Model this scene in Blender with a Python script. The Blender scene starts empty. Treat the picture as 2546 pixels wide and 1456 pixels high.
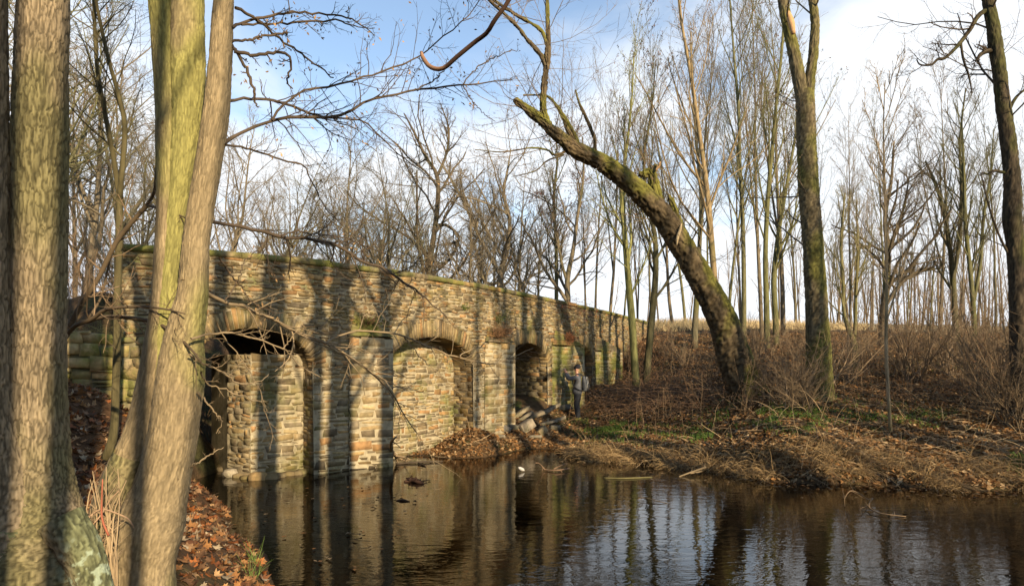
import bpy, bmesh, math, random
import numpy as np
from mathutils import Vector

# ------------------------------------------------------------------ camera model
F, CX, HY, HC = 1658.0, 1272.5, 905.0, 2.3      # focal length and horizon in units of a 2545 px wide picture; eye height (m) over the water
def at(x, y, d):
    return np.array([(x - CX) / F * d, d, HC - (y - HY) / F * d])
def atw(x, y, z=0.0):                            # the point of height z seen at x, y
    d = (HC - z) * F / (y - HY)
    return at(x, y, d)

scene = bpy.context.scene
col = scene.collection
R_ = random.Random(7)

# ------------------------------------------------------------------ numpy noise
def _hash(ix, iy, iz, seed):
    h = (ix.astype(np.int64) * 374761393 + iy.astype(np.int64) * 668265263 + iz.astype(np.int64) * 2147483647 + seed * 974711) & 0xffffffff
    h = ((h ^ (h >> 13)) * 1274126177) & 0xffffffff
    h = (h ^ (h >> 16)) & 0xffffff
    return h / float(0xffffff)
def vnoise(p, seed=0):
    p = np.asarray(p, float)
    i = np.floor(p); f = p - i; f = f * f * (3 - 2 * f)
    ix, iy, iz = i[..., 0], i[..., 1], i[..., 2]
    out = 0
    for a in (0, 1):
        wx = f[..., 0] if a else 1 - f[..., 0]
        for b in (0, 1):
            wy = f[..., 1] if b else 1 - f[..., 1]
            for c in (0, 1):
                wz = f[..., 2] if c else 1 - f[..., 2]
                out = out + wx * wy * wz * _hash(ix + a, iy + b, iz + c, seed)
    return out
def fbm(p, oct=3, seed=0):
    p = np.asarray(p, float); s = 0; a = .5; t = 0
    for o in range(oct):
        s = s + a * vnoise(p * 2 ** o, seed + o); t += a; a *= .5
    return s / t
def worley(q, seed=0):
    q = np.asarray(q, float); i = np.floor(q); f1 = np.full(q.shape[:-1], 9.); f2 = f1.copy(); idn = np.zeros(q.shape[:-1])
    for a in (-1, 0, 1):
        for b in (-1, 0, 1):
            for c in (-1, 0, 1):
                x, y, z = i[..., 0] + a, i[..., 1] + b, i[..., 2] + c
                h1, h2, h3 = _hash(x, y, z, seed), _hash(x, y, z, seed + 1), _hash(x, y, z, seed + 2)
                d = (x + h1 - q[..., 0]) ** 2 + (y + h2 - q[..., 1]) ** 2 + (z + h3 - q[..., 2]) ** 2
                n = d < f1
                f2 = np.where(n, f1, np.minimum(f2, d)); idn = np.where(n, h1, idn); f1 = np.where(n, d, f1)
    return np.sqrt(f1), np.sqrt(f2), idn
def n2(x, y, sc, oct=3, seed=0):
    return fbm(np.stack([x * sc, y * sc, np.zeros_like(x)], -1), oct, seed)
def sstep(a, b, x):
    t = np.clip((x - a) / (b - a), 0, 1); return t * t * (3 - 2 * t)

# ------------------------------------------------------------------ mesh builder
class MB:
    def __init__(self):
        self.V = []; self.F = {3: [], 4: []}; self.C = []; self.n = 0
    def add(self, V, faces, c=(.2, .2, .2)):
        V = np.asarray(V, float).reshape(-1, 3)
        for f in (faces if isinstance(faces, (list, tuple)) else [faces]):
            f = np.asarray(f, np.int64)
            if f.size: self.F[f.shape[1]].append(f + self.n)
        c = np.asarray(c, float)
        if c.ndim == 1: c = np.repeat(c[None, :3], len(V), 0)
        self.V.append(V); self.C.append(c); self.n += len(V)
    def build(self, name, mat, parent=None, smooth=False):
        me = bpy.data.meshes.new(name)
        V = np.concatenate(self.V) if self.V else np.zeros((0, 3))
        C = np.concatenate(self.C) if self.C else np.zeros((0, 3))
        fs = [np.concatenate(self.F[k]) for k in (3, 4) if self.F[k]]
        sizes = np.concatenate([np.full(len(f), f.shape[1]) for f in fs]) if fs else np.zeros(0, int)
        loops = np.concatenate([f.ravel() for f in fs]) if fs else np.zeros(0, int)
        me.vertices.add(len(V)); me.vertices.foreach_set('co', V.ravel().astype(np.float32))
        me.loops.add(len(loops)); me.loops.foreach_set('vertex_index', loops.astype(np.int32))
        me.polygons.add(len(sizes))
        st = np.concatenate([[0], np.cumsum(sizes)[:-1]]) if len(sizes) else sizes
        me.polygons.foreach_set('loop_start', st.astype(np.int32))
        me.polygons.foreach_set('loop_total', sizes.astype(np.int32))
        at_ = me.color_attributes.new('Col', 'FLOAT_COLOR', 'POINT')
        at_.data.foreach_set('color', np.concatenate([C, np.ones((len(C), 1))], 1).ravel().astype(np.float32))
        me.update(calc_edges=True); me.validate()
        if smooth: me.polygons.foreach_set('use_smooth', np.ones(len(me.polygons), bool))
        me.materials.append(mat)
        o = bpy.data.objects.new(name, me); col.objects.link(o)
        if parent:
            o.parent = parent
            o.matrix_parent_inverse = parent.matrix_basis.inverted()
        return o

def tag(o, label=None, cat=None, group=None, kind=None):
    if label: o['label'] = label
    if cat: o['category'] = cat
    if group: o['group'] = group
    if kind: o['kind'] = kind
    return o
def empty(name, loc, label=None, cat=None, group=None):
    o = bpy.data.objects.new(name, None); col.objects.link(o)
    o.location = [float(v) for v in loc]; o.empty_display_size = .2
    return tag(o, label, cat, group)
def copy_tree(o):
    c = o.copy(); col.objects.link(c)
    for ch in list(o.children):
        d = ch.copy(); col.objects.link(d); d.parent = c
        for g in list(ch.children):
            e = g.copy(); col.objects.link(e); e.parent = d
    return c

def unit(v):
    return v / np.maximum(np.linalg.norm(v, axis=-1, keepdims=True), 1e-9)
def tubes(P, R, S):
    P = np.asarray(P, float); R = np.asarray(R, float)
    N, K, _ = P.shape
    T = unit(np.gradient(P, axis=1))
    m = unit(T.mean(1))
    ref = np.where(np.abs(m[:, 2:3]) > .75, np.array([[1., .13, 0]]), np.array([[0., .1, 1.]]))
    U = unit(np.cross(T, np.repeat(ref[:, None], K, 1))); W = np.cross(T, U)
    a = np.arange(S) * 2 * np.pi / S
    V = P[:, :, None] + R[:, :, None, None] * (np.cos(a)[None, None, :, None] * U[:, :, None] + np.sin(a)[None, None, :, None] * W[:, :, None])
    n = np.arange(N)[:, None, None] * K * S; k = np.arange(K - 1)[None, :, None] * S; s = np.arange(S)[None, None, :]
    s2 = (s + 1) % S
    Q = np.stack([n + k + s, n + k + s2, n + k + S + s2, n + k + S + s], -1).reshape(-1, 4)
    return V.reshape(-1, 3), Q
def resample(pts, n):
    """Catmull-Rom through rows of pts (any width), n rows out, by chord length."""
    p = np.asarray(pts, float)
    d = np.concatenate([[0], np.cumsum(np.linalg.norm(np.diff(p[:, :3], axis=0), axis=1))])
    m = np.empty_like(p)
    m[1:-1] = (p[2:] - p[:-2]) / (d[2:] - d[:-2])[:, None]
    m[0] = (p[1] - p[0]) / (d[1] - d[0]); m[-1] = (p[-1] - p[-2]) / (d[-1] - d[-2])
    u = np.linspace(0, d[-1], n); i = np.clip(np.searchsorted(d, u, 'right') - 1, 0, len(p) - 2)
    h = (d[i + 1] - d[i]); t = (u - d[i]) / h
    t = t[:, None]; h = h[:, None]
    return ((2 * t**3 - 3 * t**2 + 1) * p[i] + (t**3 - 2 * t**2 + t) * h * m[i] + (-2 * t**3 + 3 * t**2) * p[i + 1] + (t**3 - t**2) * h * m[i + 1])
def one_tube(mb, pts, rads, S, c, n=None):
    p = np.concatenate([np.asarray(pts, float), np.asarray(rads, float)[:, None]], 1)
    if n: p = resample(p, n)
    V, Q = tubes(p[None, :, :3], np.maximum(p[None, :, 3], .001), S)
    mb.add(V, Q, c)
    e = len(p) - 1                                   # close both ends
    base = mb.n - len(V)
    for ring, flip in ((0, 1), (e, 0)):
        ids = base + ring * S + np.arange(S)
        f = np.stack([np.full(S - 2, ids[0]), ids[1:-1], ids[2:]], -1)
        mb.F[3].append(f[:, ::-1] if flip else f)
    return p

# branch systems, all numpy: a set is (P[N,K,3], R[N,K], L[N])
def grow(start, dirs, L, r0, K, wob, lift, rng, tip=.35):
    N = len(start); P = np.empty((N, K, 3)); P[:, 0] = start; d = unit(dirs)
    for k in range(1, K):
        d = unit(d + rng.normal(0, wob, (N, 3)) + np.array([0, 0, lift]))
        P[:, k] = P[:, k - 1] + d * (L / (K - 1))[:, None]
    R = r0[:, None] * np.linspace(1, tip, K)[None]
    return P, R, L
def kids(S, n, t0, t1, ang, ratio, K, wob, lift, rng, rr=.55, rmin=.003, taper=.5, tip=.4, angv=.25):
    P, R, L = S; N, Kp, _ = P.shape
    t = t0 + (t1 - t0) * (np.arange(n)[None] + rng.random((N, n))) / n
    x = t * (Kp - 1); i = np.clip(x.astype(int), 0, Kp - 2); f = (x - i)[..., None]
    ar = np.arange(N)[:, None]
    st = P[ar, i] * (1 - f) + P[ar, i + 1] * f
    T = unit(P[ar, i + 1] - P[ar, i])
    rnd = unit(np.cross(T, rng.normal(0, 1, T.shape)))
    a = ang * (1 + rng.normal(0, angv, t.shape))[..., None]
    d = T * np.cos(a) + rnd * np.sin(a)
    Rl = R[ar, i] * (1 - f[..., 0]) + R[ar, i + 1] * f[..., 0]
    ln = L[:, None] * ratio * (1 - taper * (t - t0) / max(t1 - t0, 1e-6)) * rng.uniform(.6, 1.25, t.shape)
    r = np.maximum(Rl * rr * rng.uniform(.7, 1.1, t.shape), rmin)
    return grow(st.reshape(-1, 3), d.reshape(-1, 3), ln.ravel(), r.ravel(), K, wob, lift, rng, tip)
def vary(rng, n, K, S, c, amt=.25):
    f = np.repeat(1 + rng.uniform(-amt, amt, n), K * S)
    return np.clip(np.asarray(c)[None] * f[:, None], 0, 1)
def add_set(mb, S, sides, c, rng, amt=.25):
    P, R, L = S
    V, Q = tubes(P, R, sides)
    mb.add(V, Q, vary(rng, P.shape[0], P.shape[1], sides, c, amt))
def specks(mb, S, n, size, c, rng, drop=.05):
    """small hanging leaves, seeds and catkins on the outer ends of a branch set"""
    P, R, L = S; N, K, _ = P.shape
    i = rng.integers(0, N, n); k = rng.integers(K // 2, K, n)
    p = P[i, k] + rng.normal(0, .02, (n, 3)) - np.array([0, 0, 1]) * rng.uniform(0, drop, (n, 1))
    a = unit(rng.normal(0, 1, (n, 3))) * size * rng.uniform(.5, 1.2, (n, 1)); b = unit(np.cross(a, rng.normal(0, 1, (n, 3)))) * size * .35
    V = np.stack([p - a, p + b, p + a, p - b], 1).reshape(-1, 3)
    mb.add(V, np.arange(n * 4).reshape(-1, 4), vary(rng, n, 4, 1, c, .4))

# ------------------------------------------------------------------ materials
def nodes_of(m):
    m.use_nodes = True; nt = m.node_tree
    return nt, nt.nodes, nt.links, nt.nodes['Principled BSDF']
def attr_mat(name, rough=.9, nscale=8., nlo=.65, nhi=1.25, bump=.3, bscale=30., bdist=.02, stretch=(1, 1, 1), moss=0., moss_col=(.10, .12, .025), moss_scale=.8, translucent=0., spec=.2, streak=0.):
    m = bpy.data.materials.new(name); nt, N, L, B = nodes_of(m)
    B.inputs['Roughness'].default_value = rough
    B.inputs['Specular IOR Level'].default_value = spec
    at_ = N.new('ShaderNodeAttribute'); at_.attribute_name = 'Col'
    tc = N.new('ShaderNodeTexCoord'); mp = N.new('ShaderNodeMapping'); mp.inputs['Scale'].default_value = stretch
    L.new(tc.outputs['Object'], mp.inputs['Vector'])
    no = N.new('ShaderNodeTexNoise'); no.inputs['Scale'].default_value = nscale; no.inputs['Detail'].default_value = 5
    L.new(mp.outputs[0], no.inputs['Vector'])
    mr = N.new('ShaderNodeMapRange'); mr.inputs['From Min'].default_value = .3; mr.inputs['From Max'].default_value = .7
    mr.inputs['To Min'].default_value = nlo; mr.inputs['To Max'].default_value = nhi
    L.new(no.outputs['Fac'], mr.inputs['Value'])
    mx = N.new('ShaderNodeVectorMath'); mx.operation = 'SCALE'
    L.new(at_.outputs['Color'], mx.inputs[0]); L.new(mr.outputs[0], mx.inputs['Scale'])
    out = mx.outputs[0]
    if moss > 0:
        n2_ = N.new('ShaderNodeTexNoise'); n2_.inputs['Scale'].default_value = moss_scale; n2_.inputs['Detail'].default_value = 6; n2_.inputs['Roughness'].default_value = .65
        L.new(tc.outputs['Object'], n2_.inputs['Vector'])
        r2 = N.new('ShaderNodeMapRange'); r2.inputs['From Min'].default_value = .62 - .25 * moss; r2.inputs['From Max'].default_value = .78 - .2 * moss
        r2.inputs['To Max'].default_value = .85
        L.new(n2_.outputs['Fac'], r2.inputs['Value'])
        mi = N.new('ShaderNodeMix'); mi.data_type = 'RGBA'
        L.new(r2.outputs[0], mi.inputs['Factor']); L.new(out, mi.inputs['A']); mi.inputs['B'].default_value = (*moss_col, 1)
        out = mi.outputs['Result']
    if streak > 0:
        ms_ = N.new('ShaderNodeMapping'); ms_.inputs['Scale'].default_value = (2.2, 2.2, .3); L.new(tc.outputs['Object'], ms_.inputs['Vector'])
        n3_ = N.new('ShaderNodeTexNoise'); n3_.inputs['Scale'].default_value = 1.0; n3_.inputs['Detail'].default_value = 6; n3_.inputs['Roughness'].default_value = .6
        L.new(ms_.outputs[0], n3_.inputs['Vector'])
        for lo_, hi_, c_, k_ in ((.56, .74, (.40, .34, .23), .55), (.46, .28, (.07, .058, .038), .7)):
            r3 = N.new('ShaderNodeMapRange'); r3.inputs['From Min'].default_value = lo_; r3.inputs['From Max'].default_value = hi_; r3.inputs['To Max'].default_value = k_ * streak
            L.new(n3_.outputs['Fac'], r3.inputs['Value'])
            m3 = N.new('ShaderNodeMix'); m3.data_type = 'RGBA'; L.new(r3.outputs[0], m3.inputs['Factor']); L.new(out, m3.inputs['A']); m3.inputs['B'].default_value = (*c_, 1); out = m3.outputs['Result']
    L.new(out, B.inputs['Base Color'])
    if bump > 0:
        nb = N.new('ShaderNodeTexNoise'); nb.inputs['Scale'].default_value = bscale; nb.inputs['Detail'].default_value = 6
        L.new(mp.outputs[0], nb.inputs['Vector'])
        bp = N.new('ShaderNodeBump'); bp.inputs['Strength'].default_value = bump; bp.inputs['Distance'].default_value = bdist
        L.new(nb.outputs['Fac'], bp.inputs['Height']); L.new(bp.outputs[0], B.inputs['Normal'])
    if translucent > 0:
        tr = N.new('ShaderNodeBsdfTranslucent'); L.new(out, tr.inputs['Color'])
        ms = N.new('ShaderNodeMixShader'); ms.inputs[0].default_value = translucent
        L.new(B.outputs[0], ms.inputs[1]); L.new(tr.outputs[0], ms.inputs[2])
        L.new(ms.outputs[0], N['Material Output'].inputs['Surface'])
    return m
def flat_mat(name, c, rough=.7, nscale=40., amt=.2, metal=0.):
    m = bpy.data.materials.new(name); nt, N, L, B = nodes_of(m)
    B.inputs['Roughness'].default_value = rough; B.inputs['Metallic'].default_value = metal
    no = N.new('ShaderNodeTexNoise'); no.inputs['Scale'].default_value = nscale; no.inputs['Detail'].default_value = 4
    tc = N.new('ShaderNodeTexCoord'); L.new(tc.outputs['Object'], no.inputs['Vector'])
    cr = N.new('ShaderNodeValToRGB')
    cr.color_ramp.elements[0].position = .3; cr.color_ramp.elements[1].position = .7
    cr.color_ramp.elements[0].color = (*[v * (1 - amt) for v in c], 1); cr.color_ramp.elements[1].color = (*[min(1, v * (1 + amt)) for v in c], 1)
    L.new(no.outputs['Fac'], cr.inputs[0]); L.new(cr.outputs[0], B.inputs['Base Color'])
    return m

M_STONE = attr_mat('rubble_stone', .88, 9, .7, 1.25, .5, 28, .02, moss=.42, moss_col=(.115, .112, .035), moss_scale=1.1, streak=.9)
M_MOSSY = attr_mat('mossy_stone', .9, 9, .65, 1.25, .6, 26, .025, moss=.85, moss_col=(.14, .15, .03), moss_scale=1.6)
M_MORTAR = attr_mat('lime_mortar', .95, 6, .55, 1.25, .8, 22, .03, moss=.3, streak=.7)
M_VAULT = attr_mat('vault_stone', .95, 5, .6, 1.2, .9, 14, .05, stretch=(1, 1, 3))
M_BARK = attr_mat('bark', .92, 9, .6, 1.35, .8, 14, .03, stretch=(1.6, 1.6, .35), moss=.3, moss_col=(.105, .105, .025), moss_scale=.55)
M_HERO = attr_mat('furrowed_bark', .92, 60, .85, 1.15, .5, 110, .006, stretch=(1, 1, .25))
M_TWIG = attr_mat('twigs', .85, 6, .8, 1.2, 0)
M_EARTH = attr_mat('earth', .97, 5, .6, 1.3, .9, 26, .04)
M_LEAF = attr_mat('dead_leaves', .8, 30, .75, 1.2, .2, 60, .003, translucent=.2)
M_STRAW = attr_mat('dry_grass', .85, 20, .8, 1.2, 0, translucent=.15)
M_ROCK = attr_mat('rock', .9, 8, .65, 1.25, .8, 18, .04, moss=.2)

# ------------------------------------------------------------------ the bridge in plan: front face line from the parapet top (constant height)
TOPZ = 2.19                                          # parapet top over eye height
_edge = [(215, 604), (300, 606), (385, 609), (530, 620), (640, 630.5), (760, 642.5), (870, 656), (1000, 673), (1065, 683.5), (1250, 716), (1315, 730), (1400, 748), (1448, 758.5), (1530, 778), (1610, 800)]
_pl = np.array([[(x - CX) / F * (TOPZ * F / (HY - y)), TOPZ * F / (HY - y), 0] for x, y in _edge])
_cf = np.polynomial.Polynomial.fit(np.linspace(0, 1, len(_pl)), _pl[:, 0], 1)      # (only to keep a stable order)
_d = np.concatenate([[0], np.cumsum(np.linalg.norm(np.diff(_pl, axis=0), axis=1))])
_px = np.polynomial.Polynomial.fit(_d, _pl[:, 0], 5); _py = np.polynomial.Polynomial.fit(_d, _pl[:, 1], 5)
SMAX = _d[-1] + 1.2
_s = np.linspace(0, SMAX, 900)
_X = np.where(_s <= _d[-1], _px(np.minimum(_s, _d[-1])), 0); _Y = np.where(_s <= _d[-1], _py(np.minimum(_s, _d[-1])), 0)
_e = unit(np.array([_px.deriv()(_d[-1]), _py.deriv()(_d[-1])]))
_o = _s > _d[-1]
_X[_o] = _px(_d[-1]) + (_s[_o] - _d[-1]) * _e[0]; _Y[_o] = _py(_d[-1]) + (_s[_o] - _d[-1]) * _e[1]
_tx = np.gradient(_X, _s); _ty = np.gradient(_Y, _s); _l = np.hypot(_tx, _ty); _tx /= _l; _ty /= _l
def bp(s, out, z):
    """bridge coordinates (along, outwards to the camera side, height) -> world"""
    s = np.asarray(s, float)
    x = np.interp(s, _s, _X); y = np.interp(s, _s, _Y); tx = np.interp(s, _s, _tx); ty = np.interp(s, _s, _ty)
    return np.stack(np.broadcast_arrays(x + ty * out, y - tx * out, np.asarray(z, float) + 0 * x), -1)
_pix = CX + F * _X / _Y
def s_at(x): return float(np.interp(x, _pix, _s))
def d_at(x): return float(np.interp(x, _pix, _Y))
ZTOP = HC + TOPZ

# arches: left foot, right foot, crown (heights over water)
ARCH = []
for xl, xr, yc in ((472, 781, 813), (962, 1178, 835), (1254, 1362, 850), (1424, 1473, 857), (1520, 1552, 862)):
    a, b = s_at(xl), s_at(xr); m = (a + b) / 2
    dm = float(np.interp(m, _s, _Y))
    ARCH.append((m, (b - a) / 2, HC + (HY - yc) / F * dm, 2.22))
def intrados(s):
    z = np.full(np.shape(s), -9.0)
    for m, h, zc, zs in ARCH:
        u = (s - m) / h; w = np.abs(u) < 1
        z = np.where(w, zs + (zc - zs) * np.sqrt(np.clip(1 - u * u, 0, 1)), z)
    return z

# ------------------------------------------------------------------ terrain
CT = []
def g(x, y, d): CT.append(at(x, y, d))
def gz(X, Y, Z): CT.append(np.array([X, Y, Z], float))
SHORE_FAR = [(975, 1128), (1060, 1112), (1180, 1100), (1300, 1116), (1373, 1128), (1473, 1146), (1573, 1153), (1648, 1161), (1773, 1172), (1909, 1196), (2109, 1202), (2254, 1211), (2410, 1219), (2545, 1218), (2900, 1225), (3600, 1240)]
for x, y in SHORE_FAR:
    p = atw(x, y, 0.0); CT.append(p + [0, 0, -.02])
    CT.append(p * np.array([(p[1] - 1.1) / p[1], (p[1] - 1.1) / p[1], 1]) + [0, 0, -.35])
for x, y, d in ((990, 1122, 17.0), (1010, 1112, 17.1), (1060, 1101, 17.3), (1120, 1084, 17.7), (1400, 1042, 21.8), (1470, 1034, 22.6), (1436, 1062, 20.6), (1436, 1028, 22.8), (1180, 1066, 17.75), (1230, 1082, 18.3), (1300, 1090, 18.4), (1270, 1040, 19.6), (1370, 1006, 22.0), (1440, 1040, 22), (1477, 962, 25.6), (1520, 957, 26.8), (1552, 885, 29.8), (1614, 829, 34.8),
                (1340, 1075, 19.5), (1600, 957, 25), (1580, 1080, 18.5), (1700, 1090, 17), (1700, 1000, 20.5), (1700, 940, 23.5), (1700, 870, 30), (1700, 826, 36), (1640, 815, 38), (1820, 930, 21.5), (1800, 1060, 17),
                (1990, 1085, 14.2), (2100, 1140, 13.4), (2300, 1140, 13.3), (2500, 1140, 13.3)):
    g(x, y, d)
for x in (1930, 2130, 2330, 2545, 2800, 3300):
    for y, d in ((1105, 14.2), (1050, 15.6), (1000, 17.3), (960, 19.2), (915, 22.3), (870, 26.5), (838, 31)): g(x, y, d)
for X, Y, Z in ((2, 60, 5.6), (20, 60, 5.0), (40, 60, 5.2), (10, 42, 4.75), (25, 40, 4.2), (12, 75, 6.9), (0, 120, 9.6), (60, 110, 9), (40, 35, 4.2), (60, 20, 4), (45, 12, 1.5), (-30, 120, 6),
                (-6, 40, 1.6), (-20, 45, 2.3), (-2, 28, 1.0), (-7, 20, -.4), (-12, 19.5, 3.6), (-14, 24, 4.0), (-11, 22, 3.6), (-9, 26, 3.2), (-10.5, 18, 2.6), (0, 40, 2.6), (-25, 70, 3), (-40, 50, 3),
                (-5.9, 14.5, -.45), (-5, 15, -.4), (-7, 17, -.4), (-3.4, 14.2, -.5), (-4.5, 11.5, -.5), (-2, 9, -.6), (0, 6, -.6), (3, 8, -.6), (8, 8, -.6), (15, 7, -.6), (26, 7, -.6), (2, 13, -.4), (-1, 14.3, -.3), (5, 4, -.55), (12, 4, -.5), (40, 6, -.6), (70, 8, -.6), (100, 8, -.5)):
    gz(X, Y, Z)
# near bank, left
for x, y, z in ((465, 1200, .0), (520, 1240, .02), (560, 1285, .05), (620, 1345, .05), (652, 1400, .05), (648, 1456, .05)): CT.append(atw(x, y, z))
for x, y, z in ((480, 1290, .3), (520, 1360, .36), (480, 1456, .55), (560, 1456, .35)): CT.append(atw(x, y, z))
for X, Y, Z in ((-1.9, 5.0, 0), (-1.2, 3.4, 0), (0, 2.4, 0), (3, 1.8, 0), (10, 1.4, 0), (30, 1, 0), (60, 0, 0), (-1.2, 2.0, .55), (0, 0, .7), (4, 0, .6), (12, -1, .8), (30, -3, 1), (0, -10, 1.3), (20, -15, 2), (-10, -5, 1.8), (-20, -15, 3), (60, -30, 3), (-2.6, 4.4, .62), (-3.4, 4.6, .74), (-4.2, 4.4, .9)):
    gz(X, Y, Z)
g(350, 1375, 5.2); g(280, 1260, 6.6); g(250, 1150, 7.8); g(330, 1110, 8.6); g(200, 1050, 8.8); g(240, 985, 10.2); g(160, 960, 10.0); g(40, 1010, 8); g(40, 1250, 5.5); g(420, 1180, 9.5)
gz(-5.8, 10.6, .9); gz(-7.0, 11.9, 2.75); gz(-8.3, 11.9, 2.95); g(330, 1003, 10.4); g(250, 1003, 10.4); g(170, 985, 10.4); g(60, 955, 10.3); gz(-10, 12, 3.1); gz(-9, 8, 1.8); gz(-12, 8, 2.2); gz(-7.2, 13, 3.0); gz(-14, 20, 3.2); gz(-30, 20, 3.5); gz(-6.5, 11.6, 1.6)
CTA = np.array(CT)
def _phi(r2): return np.sqrt(r2 + 1.0)
_A = _phi(((CTA[:, None, :2] - CTA[None, :, :2]) ** 2).sum(-1)) - 1e-9
_n = len(CTA)
_M = np.zeros((_n + 3, _n + 3)); _M[:_n, :_n] = _A + np.eye(_n) * -.02
_M[:_n, _n] = 1; _M[:_n, _n + 1:] = CTA[:, :2]; _M[_n, :_n] = 1; _M[_n + 1:, :_n] = CTA[:, :2].T
_w = np.linalg.solve(_M, np.concatenate([CTA[:, 2], [0, 0, 0]]))
def ground(X, Y):
    X = np.asarray(X, float); Y = np.asarray(Y, float); sh = np.broadcast(X, Y).shape
    x = np.broadcast_to(X, sh).ravel(); y = np.broadcast_to(Y, sh).ravel(); z = np.empty(len(x))
    for i in range(0, len(x), 20000):
        q = slice(i, i + 20000)
        z[q] = _phi((x[q, None] - CTA[None, :, 0]) ** 2 + (y[q, None] - CTA[None, :, 1]) ** 2) @ _w[:_n] + _w[_n] + _w[_n + 1] * x[q] + _w[_n + 2] * y[q]
    z = z + .10 * (n2(x, y, .9, 3, 5) - .5) + .05 * (n2(x, y, 4, 2, 9) - .5)
    far = sstep(90, 200, np.hypot(x, y))
    z = z * (1 - far) + far * np.clip(z, -1, 9.5)
    return z.reshape(sh)

_gx = np.concatenate([np.linspace(-320, -16, 26)[:-1], np.arange(-16, 27, .15), np.linspace(27, 320, 30)[1:]])
_gy = np.concatenate([np.linspace(-120, -5, 14)[:-1], np.arange(-5, 40, .15), np.linspace(40, 420, 40)[1:]])
GX, GY = np.meshgrid(_gx, _gy)
GZ = ground(GX, GY)
mb = MB()
ny, nx = GX.shape
idx = np.arange(nx * ny).reshape(ny, nx)
Q = np.stack([idx[:-1, :-1], idx[:-1, 1:], idx[1:, 1:], idx[1:, :-1]], -1).reshape(-1, 4)
e1 = n2(GX, GY, .7, 4, 21)[..., None]; e2 = n2(GX, GY, 2.6, 3, 31)[..., None]
C = np.array([.050, .033, .019]) * (1 - e1) + np.array([.10, .062, .030]) * e1
gr = sstep(.52, .68, e2) * .6
C = C * (1 - gr) + np.array([.05, .062, .018]) * gr
fld = (sstep(37, 41, GY) * sstep(-2, 4, GX))[..., None]
C = C * (1 - fld) + np.array([.46, .36, .19]) * fld
lf = (sstep(-2.2, -3.2, GX) * sstep(12, 10, GY))[..., None]
C = C * (1 - lf) + np.array([.085, .045, .02]) * (.6 + .8 * e2) * lf
wet = (sstep(.12, -.05, GZ))[..., None]
C = C * (1 - wet) + np.array([.055, .032, .013]) * wet
mb.add(np.stack([GX, GY, GZ], -1), Q, C.reshape(-1, 3))
o = mb.build('ground', M_EARTH, smooth=True); tag(o, kind='structure')

# ------------------------------------------------------------------ water
M_WATER = bpy.data.materials.new('water'); nt, N, L, B = nodes_of(M_WATER)
B.inputs['Roughness'].default_value = .015; B.inputs['IOR'].default_value = 1.40
tc = N.new('ShaderNodeTexCoord')
n1 = N.new('ShaderNodeTexNoise'); n1.inputs['Scale'].default_value = .55; n1.inputs['Detail'].default_value = 5; L.new(tc.outputs['Object'], n1.inputs['Vector'])
cr = N.new('ShaderNodeValToRGB'); cr.color_ramp.elements[0].position = .38; cr.color_ramp.elements[1].position = .66
cr.color_ramp.elements[0].color = (.0014, .001, .0005, 1); cr.color_ramp.elements[1].color = (.008, .0044, .0016, 1)
L.new(n1.outputs['Fac'], cr.inputs[0]); L.new(cr.outputs[0], B.inputs['Base Color'])
mp = N.new('ShaderNodeMapping'); mp.inputs['Scale'].default_value = (1.0, 1.9, 1); mp.inputs['Rotation'].default_value = (0, 0, .12); L.new(tc.outputs['Object'], mp.inputs[0])
w1 = N.new('ShaderNodeTexNoise'); w1.inputs['Scale'].default_value = 2.6; w1.inputs['Detail'].default_value = 3; w1.inputs['Roughness'].default_value = .55; w1.inputs['Distortion'].default_value = .6; L.new(mp.outputs[0], w1.inputs['Vector'])
w2 = N.new('ShaderNodeTexNoise'); w2.inputs['Scale'].default_value = 9; w2.inputs['Detail'].default_value = 2; L.new(mp.outputs[0], w2.inputs['Vector'])
mm = N.new('ShaderNodeMath'); mm.operation = 'MULTIPLY_ADD'; mm.inputs[1].default_value = .22
L.new(w2.outputs['Fac'], mm.inputs[0]); L.new(w1.outputs['Fac'], mm.inputs[2])
bm_ = N.new('ShaderNodeBump'); bm_.inputs['Strength'].default_value = 1; bm_.inputs['Distance'].default_value = .0042
L.new(mm.outputs[0], bm_.inputs['Height']); L.new(bm_.outputs[0], B.inputs['Normal'])
mb = MB()
mb.add([(-60, -2, 0), (130, -2, 0), (130, 70, 0), (-60, 70, 0)], np.array([[0, 1, 2, 3]]))
o = mb.build('water', M_WATER); tag(o, kind='structure')

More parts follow.
